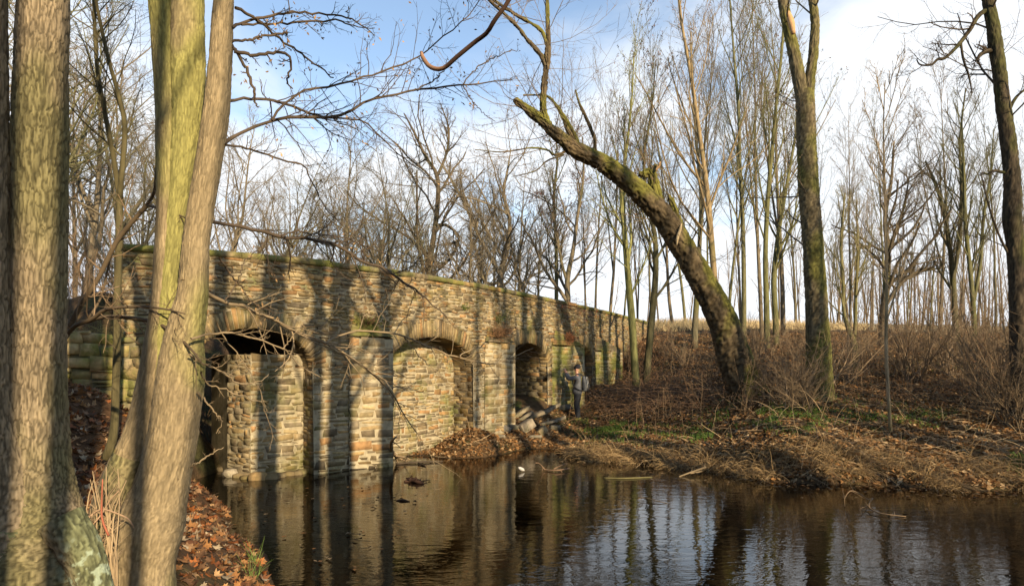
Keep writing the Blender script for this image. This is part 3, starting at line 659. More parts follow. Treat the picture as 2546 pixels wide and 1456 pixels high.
# branches of the many-stemmed tree reaching over the water, traced
BR = [
 ([(548, 362, 12), (590, 335, 9), (636, 315, 8.5), (676, 300, 8), (721, 290, 8), (786, 290, 8), (846, 289, 7), (911, 250, 6), (966, 239, 5.5), (1026, 227, 5), (1150, 212, 4), (1210, 205, 3), (1275, 199, 2)], 5.0, 6.6),
 ([(1150, 212, 3.5), (1165, 190, 3), (1190, 165, 3), (1235, 142, 2.5), (1290, 122, 1.5)], 6.3, 6.6),
 ([(1150, 212, 3), (1180, 260, 2.5), (1205, 285, 2), (1232, 303, 1.5)], 6.3, 6.5),
 ([(1026, 227, 3.5), (1085, 195, 3), (1110, 165, 2.5), (1130, 150, 1.5)], 5.9, 6.2),
 ([(560, 252, 9), (600, 247, 7.5), (636, 245, 7), (666, 247, 7), (701, 255, 6.5), (746, 272, 6), (786, 288, 5.5), (846, 295, 4.5), (901, 300, 4), (940, 335, 3.5), (976, 370, 3), (1030, 412, 2.5), (1080, 455, 2)], 5.0, 6.8),
 ([(676, 300, 6), (701, 260, 6), (751, 227, 5.5), (806, 215, 5.5), (861, 205, 5), (916, 190, 4.5), (961, 175, 4.5), (1016, 155, 4), (1050, 135, 3.5), (1125, 75, 3), (1182, 18, 2.5), (1200, -40, 2)], 5.2, 6.6),
 ([(560, 360, 6), (600, 365, 5.5), (636, 375, 5), (696, 395, 4.5), (751, 415, 4), (781, 469, 3.5), (806, 510, 2.5), (850, 560, 2)], 5.0, 6.2),
 ([(505, 545, 11), (570, 557, 9), (636, 572, 9), (701, 589, 9), (756, 592, 8.5), (836, 609, 8), (901, 649, 7), (961, 674, 6.5), (1021, 714, 5), (1060, 742, 3.5), (1110, 790, 2.5)], 5.0, 7.6),
 ([(700, 589, 4.5), (730, 575, 4), (786, 583, 3.5), (860, 592, 3), (940, 625, 2.5), (1030, 655, 2), (1120, 660, 1.5)], 5.6, 7.4),
 ([(575, 112, 10), (600, 150, 8), (622, 195, 7.5), (634, 245, 6), (640, 270, 3)], 5.0, 5.2),
 ([(578, 70, 8), (620, 52, 7), (700, 35, 6), (751, 31, 5), (851, 40, 4), (896, 60, 3), (930, 90, 2)], 5.0, 6.0),
 ([(585, 20, 8), (636, 47, 7), (686, 90, 6), (736, 125, 5), (790, 165, 4), (830, 195, 3)], 5.0, 5.9),
 ([(600, 62, 6), (666, 60, 5), (736, 56, 5), (846, 52, 4), (886, 65, 2.5), (930, 72, 2)], 5.1, 6.0),
 ([(582, 128, 9), (640, 138, 8), (690, 130, 7.5), (704, 131, 7), (721, 150, 6), (718, 185, 5), (712, 205, 4), (726, 222, 3)], 5.0, 5.5),
 ([(576, 105, 7), (620, 98, 6), (681, 85, 5.5), (716, 82, 5)], 5.0, 5.4),
 ([(455, 690, 14), (500, 722, 10), (556, 749, 9), (604, 762, 9), (645, 778, 8.5), (690, 800, 8), (738, 826, 7.5), (786, 845, 7), (821, 856, 7), (866, 887, 6.5), (901, 909, 6), (935, 938, 5.5), (966, 962, 5), (990, 1005, 4), (1016, 1047, 3), (1061, 1117, 2), (1082, 1156, 1.5)], 4.9, 7.5),
 ([(812, 852, 5), (838, 837, 5), (880, 823, 5), (949, 825, 4.5), (1004, 836, 4.5), (1068, 862, 4), (1115, 882, 4), (1143, 887, 4), (1210, 904, 3), (1268, 890, 2.5), (1326, 865, 1.5)], 6.1, 7.6),
 ([(1143, 887, 3), (1146, 880, 3), (1170, 868, 2.5), (1195, 860, 2), (1212, 846, 1.2)], 7.1, 7.4),
 ([(1004, 836, 3), (1030, 870, 2.2), (1090, 930, 2), (1150, 985, 1.5)], 6.7, 7.2),
 ([(474, 842, 7), (524, 829, 5.5), (591, 828, 5), (645, 844, 4.5), (703, 868, 4), (732, 896, 3), (770, 925, 2.5), (812, 944, 1.5)], 4.8, 5.6),
 ([(470, 880, 6), (498, 900, 5), (546, 922, 4.5), (594, 951, 4), (642, 949, 2.5), (670, 930, 1.5)], 4.8, 5.4),
 ([(500, 925, 5), (514, 951, 4), (559, 970, 3.5), (610, 985, 2.5), (650, 1000, 1.5)], 4.8, 5.3),
 ([(490, 975, 6), (504, 988, 5), (530, 1018, 4), (549, 1043, 3), (540, 1075, 2)], 4.9, 5.1),
 ([(540, 800, 3.5), (552, 829, 3), (600, 893, 2.5), (640, 960, 2.2), (658, 1021, 2), (684, 1093, 1.2)], 5.0, 5.6),
 ([(440, 1190, 7), (461, 1169, 5.5), (494, 1147, 4.5), (521, 1130, 3.5), (551, 1111, 2)], 4.9, 5.2),
 ([(703, 868, 3), (740, 820, 2.5), (770, 780, 1.5)], 5.3, 5.5), ([(560, 749, 4), (590, 700, 3), (610, 650, 2.5), (660, 600, 1.5)], 5.0, 5.5),
 ([(545, 640, 6), (580, 690, 4), (640, 760, 3), (700, 780, 2)], 4.9, 5.6),
]
mb = MB(); DK = (.085, .062, .042); TN = (.22, .165, .10)
for rows, d0, d1 in BR:
    p = px_path(rows, d0, d1); S = path_set(p, 26)
    S[0][0] += np.concatenate([np.zeros((1, 3)), rngf.normal(0, .006, (25, 3))])
    low = np.mean([r[1] for r in rows]) > 760
    c = TN if low else DK
    V, Q = tubes(S[0], S[1], 6); mb.add(V, Q, c)
    n1 = max(4, int(S[2][0] * (11 if low else 12)))
    K1 = kids(S, n1, .15, 1, .85, .16, 6, .16, .02, rngf, rr=.55, rmin=.0022, taper=.3)
    K1 = (K1[0], K1[1], K1[2]); add_set(mb, K1, 4, c, rngf)
    K2 = kids(K1, 4, .2, 1, .75, .5, 5, .16, .02, rngf, rr=.7, rmin=.0017); add_set(mb, K2, 3, np.array(c) * 1.15, rngf)
    if not low:
        specks(mb, K2, int(n1 * 2.2), .022, (.30, .19, .09), rngf, .08)
# crown above the picture
top = np.array([[*at(575, -420, 5.0)], [*at(470, -420, 5.12)], [*at(385, -420, 5.1)]])
S = grow(top, np.array([[.35, .1, 1], [.05, .2, 1], [-.3, .1, 1]]), np.full(3, 6.), np.full(3, .08), 9, .06, .05, rngf)
add_set(mb, S, 7, DK, rngf); L1 = kids(S, 12, .05, 1, .8, .5, 6, .1, .06, rngf); add_set(mb, L1, 5, DK, rngf)
L2 = kids(L1, 5, .2, 1, .7, .5, 5, .12, .03, rngf); add_set(mb, L2, 3, DK, rngf)
mb.build('crown', M_TWIG, t2, True)
mb = MB()
S = grow(np.array([at(110, -420, 4.4), at(-22, -300, 4.25)]), np.array([[.0, .1, 1], [-.2, 0, 1]]), np.full(2, 7.), np.array([.13, .09]), 9, .05, .05, rngf)
add_set(mb, S, 8, DK, rngf); L1 = kids(S, 14, .05, 1, .9, .45, 6, .1, .06, rngf); add_set(mb, L1, 5, DK, rngf)
L2 = kids(L1, 5, .2, 1, .7, .5, 5, .12, .03, rngf); add_set(mb, L2, 3, DK, rngf)
mb.build('crown', M_TWIG, t1, True)

# slim forked sapling between the two big trees
t = empty('forked_sapling', at(284, 1095, 7.6), 'slim forked sapling standing between the two big foreground trees, bare', 'tree')
mb = MB(); DS = (.085, .072, .035)
for rows, d0, d1 in (([(262, 1140, 22), (281, 1085, 20), (288, 960, 18), (291, 850, 18), (292, 728, 18), (296, 600, 18), (297, 480, 16)], 7.6, 7.6), ([(297, 490, 13), (280, 380, 12), (255, 250, 10), (241, 165, 9), (233, 0, 8), (228, -150, 6)], 7.6, 7.6),
                     ([(297, 500, 14), (301, 450, 13), (310, 310, 12), (290, 220, 10), (270, 150, 9), (250, 60, 8), (238, 0, 7), (220, -120, 5)], 7.6, 7.3)):
    p = px_path(rows, d0, d1); one_tube(mb, p[:, :3], p[:, 3], 10, DS, 24)
mb.build('trunk', M_BARK, t, True)
mb = MB()
for rows in ([(281, 380, 10), (255, 250, 10), (241, 165, 9), (233, 0, 8), (228, -150, 6)], [(301, 450, 13), (310, 310, 12), (270, 150, 9), (220, -120, 5)], [(292, 700, 8), (296, 600, 8), (297, 480, 8)]):
    S = path_set(px_path(rows, 7.6, 7.6), 12)
    L1 = kids(S, 12, .05, 1, .7, .34, 6, .12, .08, rngf, rr=.45, rmin=.004); add_set(mb, L1, 5, DS, rngf)
    L2 = kids(L1, 6, .2, 1, .7, .5, 5, .14, .04, rngf, rmin=.0025); add_set(mb, L2, 3, DS, rngf)
    L3 = kids(L2, 4, .2, 1, .7, .5, 4, .14, .02, rngf, rmin=.002); add_set(mb, L3, 3, DS, rngf)
mb.build('crown', M_TWIG, t, True)

# leaning shrubby stems rising from behind the left trunk
t = empty('leaning_shrub', at(140, 900, 5.6), 'dark slanting shrub stems rising from behind the left trunk towards the mossy tree', 'shrub')
mb = MB()
for rows, d0, d1 in (([(140, 900, 15), (155, 850, 14), (195, 768, 13), (245, 690, 12), (290, 600, 12), (330, 550, 11), (365, 510, 11)], 5.6, 5.3), ([(365, 510, 8), (383, 478, 7), (388, 420, 6), (395, 340, 5), (405, 300, 3)], 5.3, 5.0),
                     ([(365, 510, 7), (420, 525, 5), (470, 545, 3)], 5.3, 5.0), ([(140, 880, 12), (180, 815, 11), (230, 792, 10), (260, 770, 9), (300, 764, 8), (360, 762, 7), (420, 770, 4), (460, 780, 3)], 5.5, 4.8),
                     ([(215, 800, 10), (255, 788, 10), (310, 788, 10), (370, 797, 9), (402, 808, 9), (440, 835, 8), (475, 868, 6), (500, 900, 4)], 5.5, 4.7), ([(215, 800, 6), (250, 740, 6), (275, 640, 5), (300, 560, 4), (330, 450, 3)], 5.5, 5.7),
                     ([(60, 620, 8), (30, 640, 5), (0, 660, 4)], 5.4, 5.2)):
    p = px_path(rows, d0, d1); one_tube(mb, p[:, :3], p[:, 3], 8, (.10, .073, .045), 20)
    S = path_set(p, 14); L1 = kids(S, max(4, int(S[2][0] * 9)), .15, 1, .8, .3, 6, .16, .04, rngf, rr=.4, rmin=.0025); add_set(mb, L1, 4, (.2, .14, .085), rngf)
    L2 = kids(L1, 4, .25, 1, .7, .5, 5, .16, .03, rngf, rmin=.0018); add_set(mb, L2, 3, (.2, .14, .085), rngf)
mb.build('stems', M_TWIG, t, True)

# hanging broken branch at the top
t = empty('overhanging_branch', at(1265, 0, 5.0), 'thick overhanging branch with a broken curled end against the blue sky', 'branch')
mb = MB()
p = px_path([(1420, -700, 22), (1360, -350, 17), (1300, -90, 13), (1265, 0, 11), (1230, 50, 11), (1210, 82, 11), (1180, 105, 11), (1135, 142, 11), (1100, 171, 11), (1070, 167, 11), (1053, 147, 10), (1047, 131, 8)], 4.2, 5.2)
p = one_tube(mb, p[:, :3], p[:, 3], 9, (.085, .05, .036), 60)
V = mb.V[-1].reshape(60, 9, 3); V += .004 * (fbm(V * 40, 2, 5)[..., None] - .5)
mb.C[-1].reshape(60, 9, 3)[50:] = (.30, .17, .10)
mb.build('limb', M_TWIG, t, True)

# twiggy growth at the foot of the mossy tree
t = empty('dry_twig_clump', at(245, 1456, 4.5), 'clump of dry pale twigs between the feet of the two foreground trees', 'shrub')
mb = MB()
for i in range(34):
    x = 232 + rngf.uniform(0, 60); y = 1480; dx = rngf.normal(-8, 18)
    h = rngf.uniform(120, 330)
    rows = [(x, y, 4), (x + dx * .5, y - h * .4, 3.5), (x + dx + rngf.normal(0, 8), y - h * .75, 3), (x + dx * 1.6 + rngf.normal(0, 22), y - h, 2)]
    p = px_path(rows, 4.5, 4.6); S = path_set(p, 9); V, Q = tubes(S[0], S[1], 5); mb.add(V, Q, np.array([.34, .25, .15]) * rngf.uniform(.6, 1.1))
    K1 = kids(S, 3, .5, 1, .9, .3, 5, .2, .0, rngf, rr=.6, rmin=.002); add_set(mb, K1, 3, (.30, .21, .13), rngf)
p = px_path([(270, 1330, 6), (254, 1290, 5), (253, 1240, 4), (255, 1190, 3)], 4.5, 4.5); one_tube(mb, p[:, :3], p[:, 3], 6, (.30, .10, .06), 10)
for rows in ([(205, 1315, 3), (222, 1285, 4), (250, 1265, 4), (290, 1275, 4), (320, 1290, 4), (333, 1312, 3)], [(200, 1300, 3), (225, 1280, 4), (262, 1270, 4)], [(215, 1320, 3), (250, 1280, 4), (275, 1240, 3), (300, 1215, 2)]):
    p = px_path(rows, 4.5, 4.6); one_tube(mb, p[:, :3], p[:, 3], 6, (.33, .22, .14), 16)
mb.build('twigs', M_TWIG, t, True)

# ------------------------------------------------------------------ the leaning willow and the other big trees of the far bank
rngw = np.random.default_rng(21)
def bark_gen(name, parent, polys, d, base, moss, seed, n=220, S=44, crack=.03, mb2=-.02, plate=(9, 9, 2.6), up=0.):
    mb = MB()
    for k, (rows, nn) in enumerate(polys):
        bark_tube(mb, rows, d, nn, S if rows[0][2] > 20 or rows[-1][2] > 20 else 14, base, moss, seed + k, crack=crack, mossbias=mb2, plate=plate, up=up)
    return mb.build(name, M_HERO, parent, True)
wl = empty('leaning_willow', at(1862, 975, 19), 'massive leaning old willow with mossy furrowed bark and a broken-off top over the far bank', 'tree')
WPOLY = [([(1872, 1010, 150, 19), (1852, 960, 132, 19), (1826, 890, 120, 19), (1797, 800, 104, 18.9), (1746, 700, 92, 18.7), (1700, 620, 86, 18.5), (1640, 530, 80, 18.2), (1570, 460, 74, 17.9), (1500, 407, 64, 17.6), (1430, 372, 58, 17.3), (1388, 338, 46, 17.1), (1350, 303, 40, 17), (1310, 272, 34, 16.9), (1282, 252, 30, 16.8), (1276, 249, 16, 16.8)], 320),
         ([(1362, 318, 34, 17), (1350, 270, 27, 17), (1352, 220, 26, 17), (1360, 150, 26, 17), (1362, 80, 18, 17), (1360, 0, 15, 17), (1362, -120, 12, 17), (1350, -260, 8, 17)], 140),
         ([(1357, 165, 20, 17), (1346, 140, 18, 17), (1320, 110, 17, 17), (1270, 50, 15, 17), (1215, 0, 13, 17), (1140, -80, 10, 17), (1080, -160, 6, 17)], 90),
         ([(1362, 120, 14, 17), (1350, 85, 15, 17), (1335, 68, 15, 17), (1290, 42, 14, 17), (1240, 10, 12, 17), (1200, -20, 10, 17), (1150, -50, 7, 17)], 80),
         ([(1500, 410, 30, 17.6), (1482, 385, 18, 17.5), (1476, 340, 15, 17.5), (1455, 290, 13, 17.4), (1440, 258, 10, 17.4), (1430, 224, 6, 17.4)], 60),
         ([(1640, 525, 50, 18.2), (1628, 470, 40, 18.1), (1618, 430, 36, 18.1), (1598, 434, 30, 18.1), (1588, 432, 16, 18.1)], 60),
         ([(1622, 450, 30, 18.1), (1624, 425, 26, 18.1), (1630, 408, 12, 18.1)], 30),
         ([(1690, 600, 44, 18.4), (1682, 540, 30, 18.4), (1668, 500, 24, 18.4), (1663, 484, 8, 18.4)], 40),
         ([(1440, 380, 34, 17.3), (1420, 330, 30, 17.3), (1405, 300, 22, 17.3), (1385, 265, 12, 17.3), (1360, 240, 9, 17.3), (1300, 237, 6, 17.3)], 60),
         ([(1415, 360, 16, 17.3), (1398, 380, 12, 17.2), (1375, 385, 9, 17.2), (1365, 375, 9, 17.2), (1320, 368, 7, 17.1), (1250, 378, 5, 17), (1180, 372, 3, 17)], 60),
         ([(1402, 385, 8, 17.2), (1360, 400, 6, 17.2), (1330, 425, 5, 17.1), (1270, 440, 3, 17)], 40)]
WPOLY = [([(r[0], r[1], r[2] * .72, r[3]) for r in rows], n) for rows, n in WPOLY]
wtr = bark_gen('trunk', wl, WPOLY, 18, (.12, .09, .052), (.15, .142, .032), 40, crack=.075, plate=(13, 13, 2.0), mb2=-.02, up=.13)
mb = MB(); p = px_path([(1694, 556, 3), (1690, 572, 7), (1684, 590, 8), (1682, 610, 2)], 18.0, 18.0); one_tube(mb, p[:, :3], p[:, 3], 5, (.42, .33, .2), 12); mb.build('splintered_wood', M_TWIG, wtr, True); mb = MB()
p = px_path([(1642, 402, 3), (1637, 412, 8), (1630, 424, 5)], 17.9, 17.9); one_tube(mb, p[:, :3], p[:, 3], 5, (.30, .19, .10), 10)
mb.build('splintered_wood', M_TWIG, wtr, True)
mb = MB(); WT = (.19, .14, .085)
for rows, _n2 in WPOLY:
    p = np.array([[*at(r[0], r[1], r[3]), r[2] / 2 * r[3] / F] for r in rows]); S = path_set(p, 20)
    S = (S[0], np.minimum(S[1], .03), S[2])
    n1 = max(3, int(S[2][0] * 3.2))
    L1 = kids(S, n1, .1 if rows[0][2] < 100 else .3, 1, .9, 0, 7, .09, .16, rngw, rr=.5, rmin=.006)
    LL = rngw.uniform(.8, 2.8, len(L1[2])); T0 = L1[0][:, 1] - L1[0][:, 0]
    L1 = grow(L1[0][:, 0], rngw.normal(0, .6, (len(LL), 3)) + [0, 0, .45], LL, rngw.uniform(.006, .013, len(LL)), 8, .10, .10, rngw, .3); add_set(mb, L1, 4, WT, rngw)
    L2 = kids(L1, 6, .15, 1, .6, .5, 5, .12, .08, rngw, rmin=.004); add_set(mb, L2, 3, WT, rngw)
    L3 = kids(L2, 4, .15, 1, .6, .5, 4, .12, .05, rngw, rmin=.003); add_set(mb, L3, 3, WT, rngw)
mb.build('crown', M_TWIG, wl, True)

ds = empty('twin_stemmed_tree', at(2035, 985, 17.5), 'tall tree with mossy trunk forking into two stems right of the leaning willow', 'tree')
DPOLY = [([(2037, 1010, 82), (2036, 975, 70), (2035, 900, 62), (2031, 800, 55), (2026, 700, 52), (2020, 600, 50), (2012, 500, 50), (2006, 400, 48), (2003, 320, 46), (2002, 250, 44), (2000, 225, 36)], 260),
         ([(1996, 260, 30), (1985, 195, 32), (1970, 120, 30), (1955, 50, 26), (1945, 0, 24), (1932, -80, 22), (1915, -250, 16), (1890, -500, 10), (1870, -700, 5)], 160),
         ([(2010, 260, 26), (2013, 200, 26), (2022, 130, 25), (2026, 60, 22), (2020, 0, 20), (2012, -80, 18), (2016, -250, 14), (2030, -450, 9), (2040, -650, 4)], 160)]
dtr = bark_gen('trunk', ds, [(([(*r, 17.5) for r in rows]), n) for rows, n in DPOLY], 17.5, (.16, .128, .074), (.16, .15, .042), 60, crack=.03, plate=(20, 20, 4), mb2=.0)
mb = MB()
p = px_path([(1958, 30, 10), (1966, 55, 16), (1972, 85, 10)], 17.2, 17.2); one_tube(mb, p[:, :3], p[:, 3], 6, (.45, .28, .14), 8)
mb.build('bare_wood', M_TWIG, dtr, True)
rt = empty('dark_tall_tree', at(2535, 1010, 16), 'tall dark trunk at the right edge with crooked side branches reaching left', 'tree')
RPOLY = [([(2545, 1040, 62), (2542, 980, 54), (2536, 850, 46), (2530, 700, 42), (2522, 600, 40), (2515, 540, 42), (2516, 450, 38), (2506, 350, 36), (2492, 250, 33), (2480, 150, 32), (2467, 60, 30), (2455, 0, 28), (2440, -80, 26), (2420, -250, 20), (2410, -480, 12), (2400, -700, 5)], 260),
         ([(2466, 28, 16), (2448, 28, 13), (2430, 42, 12), (2410, 75, 11), (2388, 105, 10), (2360, 135, 8), (2345, 146, 8), (2330, 148, 7), (2318, 160, 6), (2300, 163, 5), (2285, 160, 4), (2278, 148, 3)], 70),
         ([(2480, 125, 14), (2455, 128, 11), (2438, 135, 10), (2428, 148, 7), (2424, 152, 5)], 30),
         ([(2388, 108, 7), (2395, 150, 6), (2408, 190, 5), (2416, 232, 3)], 30),
         ([(2498, 300, 10), (2520, 250, 8), (2545, 225, 6), (2600, 200, 4)], 30), ([(2500, 430, 8), (2470, 425, 7), (2455, 433, 5), (2445, 430, 4)], 30), ([(2525, 660, 9), (2490, 600, 6), (2460, 520, 5), (2440, 440, 3)], 30)]
bark_gen('trunk', rt, [(([(*r, 16) for r in rows]), n) for rows, n in RPOLY], 16, (.075, .058, .038), (.085, .085, .028), 70, crack=.025, plate=(20, 20, 4), mb2=-.03)
for par, polys, dd, c in ((ds, DPOLY, 17.5, (.13, .10, .065)), (rt, RPOLY, 16, (.085, .062, .042))):
    mb = MB()
    for k, (rows, n) in enumerate(polys):
        p = np.array([[*at(r[0], r[1], dd), r[2] / 2 * dd / F] for r in rows]); S = path_set(p, 20)
        big = rows[0][2] > 40; S = (S[0], np.minimum(S[1], .06), S[2])
        t0 = .45 if (big and par is ds) else (.4 if big else .2)
        LL = None
        L1 = kids(S, 8 if big and par is ds else (18 if big else (14 if par is ds else 7)), t0, 1, .95, .22 if S[2][0] > 3 else .5, 7, .12, .08, rngw, rr=.45, rmin=.007); add_set(mb, L1, 5, c, rngw)
        L2 = kids(L1, 7, .15, 1, .75, .5, 6, .14, .04, rngw, rmin=.005); add_set(mb, L2, 4, c, rngw)
        L3 = kids(L2, 6, .15, 1, .7, .5, 4, .15, .02, rngw, rmin=.0035); add_set(mb, L3, 3, c, rngw)
        if par is ds: specks(mb, L3, 350, .035, (.13, .085, .05), rngw, .1)
    mb.build('crown', M_TWIG, par, True)

# ------------------------------------------------------------------ bare trees: traced ones and templates
def crown_sets(mb, S, rng, style, c, leaf=0, leafc=(.15, .085, .05)):
    if style == 'spread':
        L1 = kids(S, 15, .22, .98, .75, .42, 8, .15, .05, rng, rr=.62, rmin=.02); a2, a3 = .75, .7
        n2_, n3_, n4_ = 8, 5, 3
    else:
        L1 = kids(S, 17, .28, .98, .5, .3, 7, .07, .11, rng, rr=.5, rmin=.012); a2, a3 = .5, .55
        n2_, n3_, n4_ = 7, 5, 2
    add_set(mb, L1, 5, c, rng)
    L2 = kids(L1, n2_, .15, 1, a2, .5, 6, .14 if style == 'spread' else .09, .04, rng, rmin=.008); add_set(mb, L2, 4, c, rng)
    L3 = kids(L2, n3_, .12, 1, a3, .5, 4, .14, .03, rng, rmin=.0042); add_set(mb, L3, 3, np.array(c) * 1.1, rng)
    L4 = kids(L3, n4_, .2, 1, a3, .6, 3, .14, .03, rng, rmin=.0034); add_set(mb, L4, 3, np.array(c) * 1.15, rng)
    if leaf: specks(mb, L3, leaf, .05, leafc, rng, .1)
BK = [(.15, .122, .082), (.12, .105, .065), (.175, .142, .095), (.13, .122, .062)]
def make_tree(name, loc, trunk_rows, rng, style, c, S=8, leaf=0, leafc=(.15, .085, .05), forks=()):
    """trunk rows: x, y, z, radius in metres relative to loc"""
    r = empty(name, loc)
    mb = MB(); P = np.array(trunk_rows, float); P[:, :3] += np.asarray(loc, float)
    one_tube(mb, P[:, :3], P[:, 3], S, c, 26)
    cm = MB()
    crown_sets(cm, path_set(P, 20), rng, style, c, leaf, leafc)
    for f in forks:
        Q = np.array(f, float); Q[:, :3] += np.asarray(loc, float)
        one_tube(mb, Q[:, :3], Q[:, 3], 7, c, 18); crown_sets(cm, path_set(Q, 16), rng, style, c, leaf // 2, leafc)
    mb.build('trunk', M_BARK, r, True); cm.build('crown', M_TWIG, r, True)
    return r
def rel(rows, d, base):
    p = np.array([[*at(r[0], r[1], d), r[2] / 2 * d / F] for r in rows]); p[:, :3] -= base
    return p
TREES = []                                             # (screen x, object, group)
def sxy(o):
    return CX + F * o.location[0] / o.location[1]
def traced(x, y, d, rows, seed, style, forks=(), leaf=0, c=None, name='bare_tree', leafc=(.15, .085, .05)):
    rng = np.random.default_rng(seed); base = at(x, y, d)
    base[2] = float(ground(base[0], base[1])) - .1
    rr = rel(rows, d, base); rr[0, 2] = min(rr[0, 2], 0)
    return make_tree(name, base, rr, rng, style, c or BK[seed % 4], 9, leaf, leafc, [rel(f, d, base) for f in forks])

GB = 'bare trees behind the bridge'
def reg(o, label, group):
    tag(o, label, 'tree', group); TREES.append(o)
reg(traced(1066, 800, 36, [(1062, 800, 17), (1066, 674, 15), (1080, 574, 13), (1088, 500, 12), (1086, 435, 10), (1058, 390, 8), (1030, 330, 6), (1004, 282, 3)], 101, 'spread', [[(1086, 560, 9), (1110, 560, 8), (1140, 590, 7), (1120, 640, 7), (1080, 680, 5)], [(1086, 440, 8), (1110, 380, 6), (1115, 320, 5), (1100, 270, 2)]], c=(.09, .07, .045)), 'crooked dark tree behind the bridge, its trunk rising over the second arch', GB)
reg(traced(1246, 850, 34, [(1240, 850, 19), (1243, 709, 17), (1248, 664, 15), (1260, 624, 12), (1267, 549, 10), (1252, 480, 8), (1262, 420, 5), (1270, 370, 2)], 102, 'spread', [[(1246, 690, 11), (1220, 640, 10), (1195, 598, 9), (1165, 529, 8), (1130, 460, 6), (1108, 425, 4), (1085, 390, 2)], [(1244, 700, 9), (1215, 705, 8), (1200, 690, 7), (1190, 640, 6), (1175, 600, 3)]], leaf=300), 'forked tree behind the bridge with one limb slanting far to the left', GB)
reg(traced(1383, 870, 33, [(1383, 870, 11), (1383, 742, 10), (1382, 600, 9), (1376, 500, 7), (1385, 400, 5), (1380, 320, 2)], 103, 'upright', leaf=900, leafc=(.12, .06, .04)), 'thin straight tree behind the bridge, left of a pair above the fourth arch', GB)
reg(traced(1411, 870, 32, [(1411, 870, 16), (1411, 745, 15), (1411, 690, 13), (1425, 620, 10), (1435, 540, 8), (1450, 440, 6), (1448, 340, 3)], 104, 'spread', [[(1412, 710, 8), (1395, 650, 7), (1380, 560, 5), (1350, 480, 3)]], leaf=1500, leafc=(.15, .06, .035)), 'tree behind the bridge with many rusty leaves, right of a pair above the fourth arch', GB)

TS, TU = [], []
for k in range(6):
    rng = np.random.default_rng(300 + k); H = 11.5
    rows = [(0, 0, 0, .13)]
    x = y = 0; dx, dy = rng.normal(0, .10, 2)
    for i in range(1, 8):
        dx += rng.normal(0, .09); dy += rng.normal(0, .09); x += dx * H / 7 * .6; y += dy * H / 7 * .6; rows.append((x, y, i * H / 7, .13 * (1 - i / 7.6)))
    forks = []
    for q in range(2):
        i = 1 + q; a = rng.uniform(0, 6.28); b = rows[i]; pts = [(b[0], b[1], b[2], b[3] * .75)]; px, py, pz = b[:3]
        for j in range(1, 6):
            px += math.cos(a) * (.75 - .1 * j) + rng.normal(0, .15); py += math.sin(a) * (.75 - .1 * j) + rng.normal(0, .15); pz += 1.25; pts.append((px, py, pz, b[3] * .75 * (1 - j / 5.6)))
        forks.append(pts)
    TS.append(make_tree('bare_tree', (0, 0, 0), rows, rng, 'spread', BK[k % 4], 8, 250 if k % 2 else 0, (.16, .09, .05), forks))
for k in range(8):
    rng = np.random.default_rng(400 + k); H = 15.
    rows = [(0, 0, 0, .10)]; x = y = 0; dx, dy = rng.normal(0, .035, 2)
    for i in range(1, 9):
        dx += rng.normal(0, .03); dy += rng.normal(0, .03); x += dx * H / 8; y += dy * H / 8; rows.append((x, y, i * H / 8, .10 * (1 - i / 8.4)))
    forks = []
    if k % 2:
        b = rows[2]; a = rng.uniform(0, 6.28); pts = [(*b[:3], b[3] * .7)]; px, py, pz = b[:3]
        for j in range(1, 7):
            px += math.cos(a) * (.35 - .03 * j); py += math.sin(a) * (.35 - .03 * j); pz += 1.6; pts.append((px, py, pz, b[3] * .7 * (1 - j / 6.5)))
        forks = [pts]
    TU.append(make_tree('bare_tree', (0, 0, 0), rows, rng, 'upright', BK[(k + 1) % 4], 7, 500 if k % 3 == 0 else 0, (.17, .10, .06), forks))
_used = set()
def place(tmpl, x, d, h, rng, girth=1.):
    o = tmpl if tmpl.name not in _used else copy_tree(tmpl); _used.add(tmpl.name)
    p = at(x, 0, d); z = float(ground(p[0], p[1])) - .08
    o.location = (p[0], p[1], z); o.rotation_euler = (rng.normal(0, .03), rng.normal(0, .03), rng.uniform(0, 6.28))
    o.scale = (h * girth, h * girth, h)
    return o
ORD = 'first second third fourth fifth sixth seventh eighth ninth tenth eleventh twelfth thirteenth fourteenth fifteenth sixteenth seventeenth eighteenth nineteenth twentieth'.split()
ORD += ['twenty-' + o for o in ORD[:9]] + ['thirtieth'] + ['thirty-' + o for o in ORD[:9]] + ['fortieth'] + ['forty-' + o for o in ORD[:9]] + ['fiftieth'] + ['fifty-' + o for o in ORD[:9]]
rb = np.random.default_rng(5)
def by_landmark(objs, fmt, zones, cat, group):
    """labels by the landmarks an object stands between, counted within that stretch"""
    objs = sorted(objs, key=sxy); lo_x = -1e9
    for hi_x, where in zones:
        z_ = [o for o in objs if lo_x <= sxy(o) < hi_x]
        for i, o in enumerate(z_):
            w_ = 'only' if len(z_) == 1 else ORD[i]
            tag(o, fmt % (w_, where), cat, group)
        lo_x = hi_x
back = []
for i, (x, d, h) in enumerate([(610, 38, .85), (655, 30, .8), (745, 33, .8), (830, 40, .9), (868, 31, .95), (905, 46, 1.1), (935, 35, .95), (968, 29, .8), (1015, 44, 1.05), (1120, 40, .95), (1150, 31, .85), (1190, 45, 1.0), (1290, 42, 1.0), (1330, 37, .85), (560, 30, .9)]):
    back.append(place(TS[i % 6], x, d, h, rb))
for i, (x, d, h) in enumerate([(680, 50, .8), (900, 54, .9), (1080, 50, .95), (1225, 50, .9), (1345, 50, .8), (1460, 44, .75)]):
    back.append(place(TU[i % 8], x, d, h, rb, 1.2))
by_landmark(back, '%s bare tree behind the parapet, left to right, %s', [(700, 'above the first arch'), (960, 'above the broad pier'), (1200, 'above the second arch'), (1e9, 'from the third arch on')], 'tree', GB)
left = []
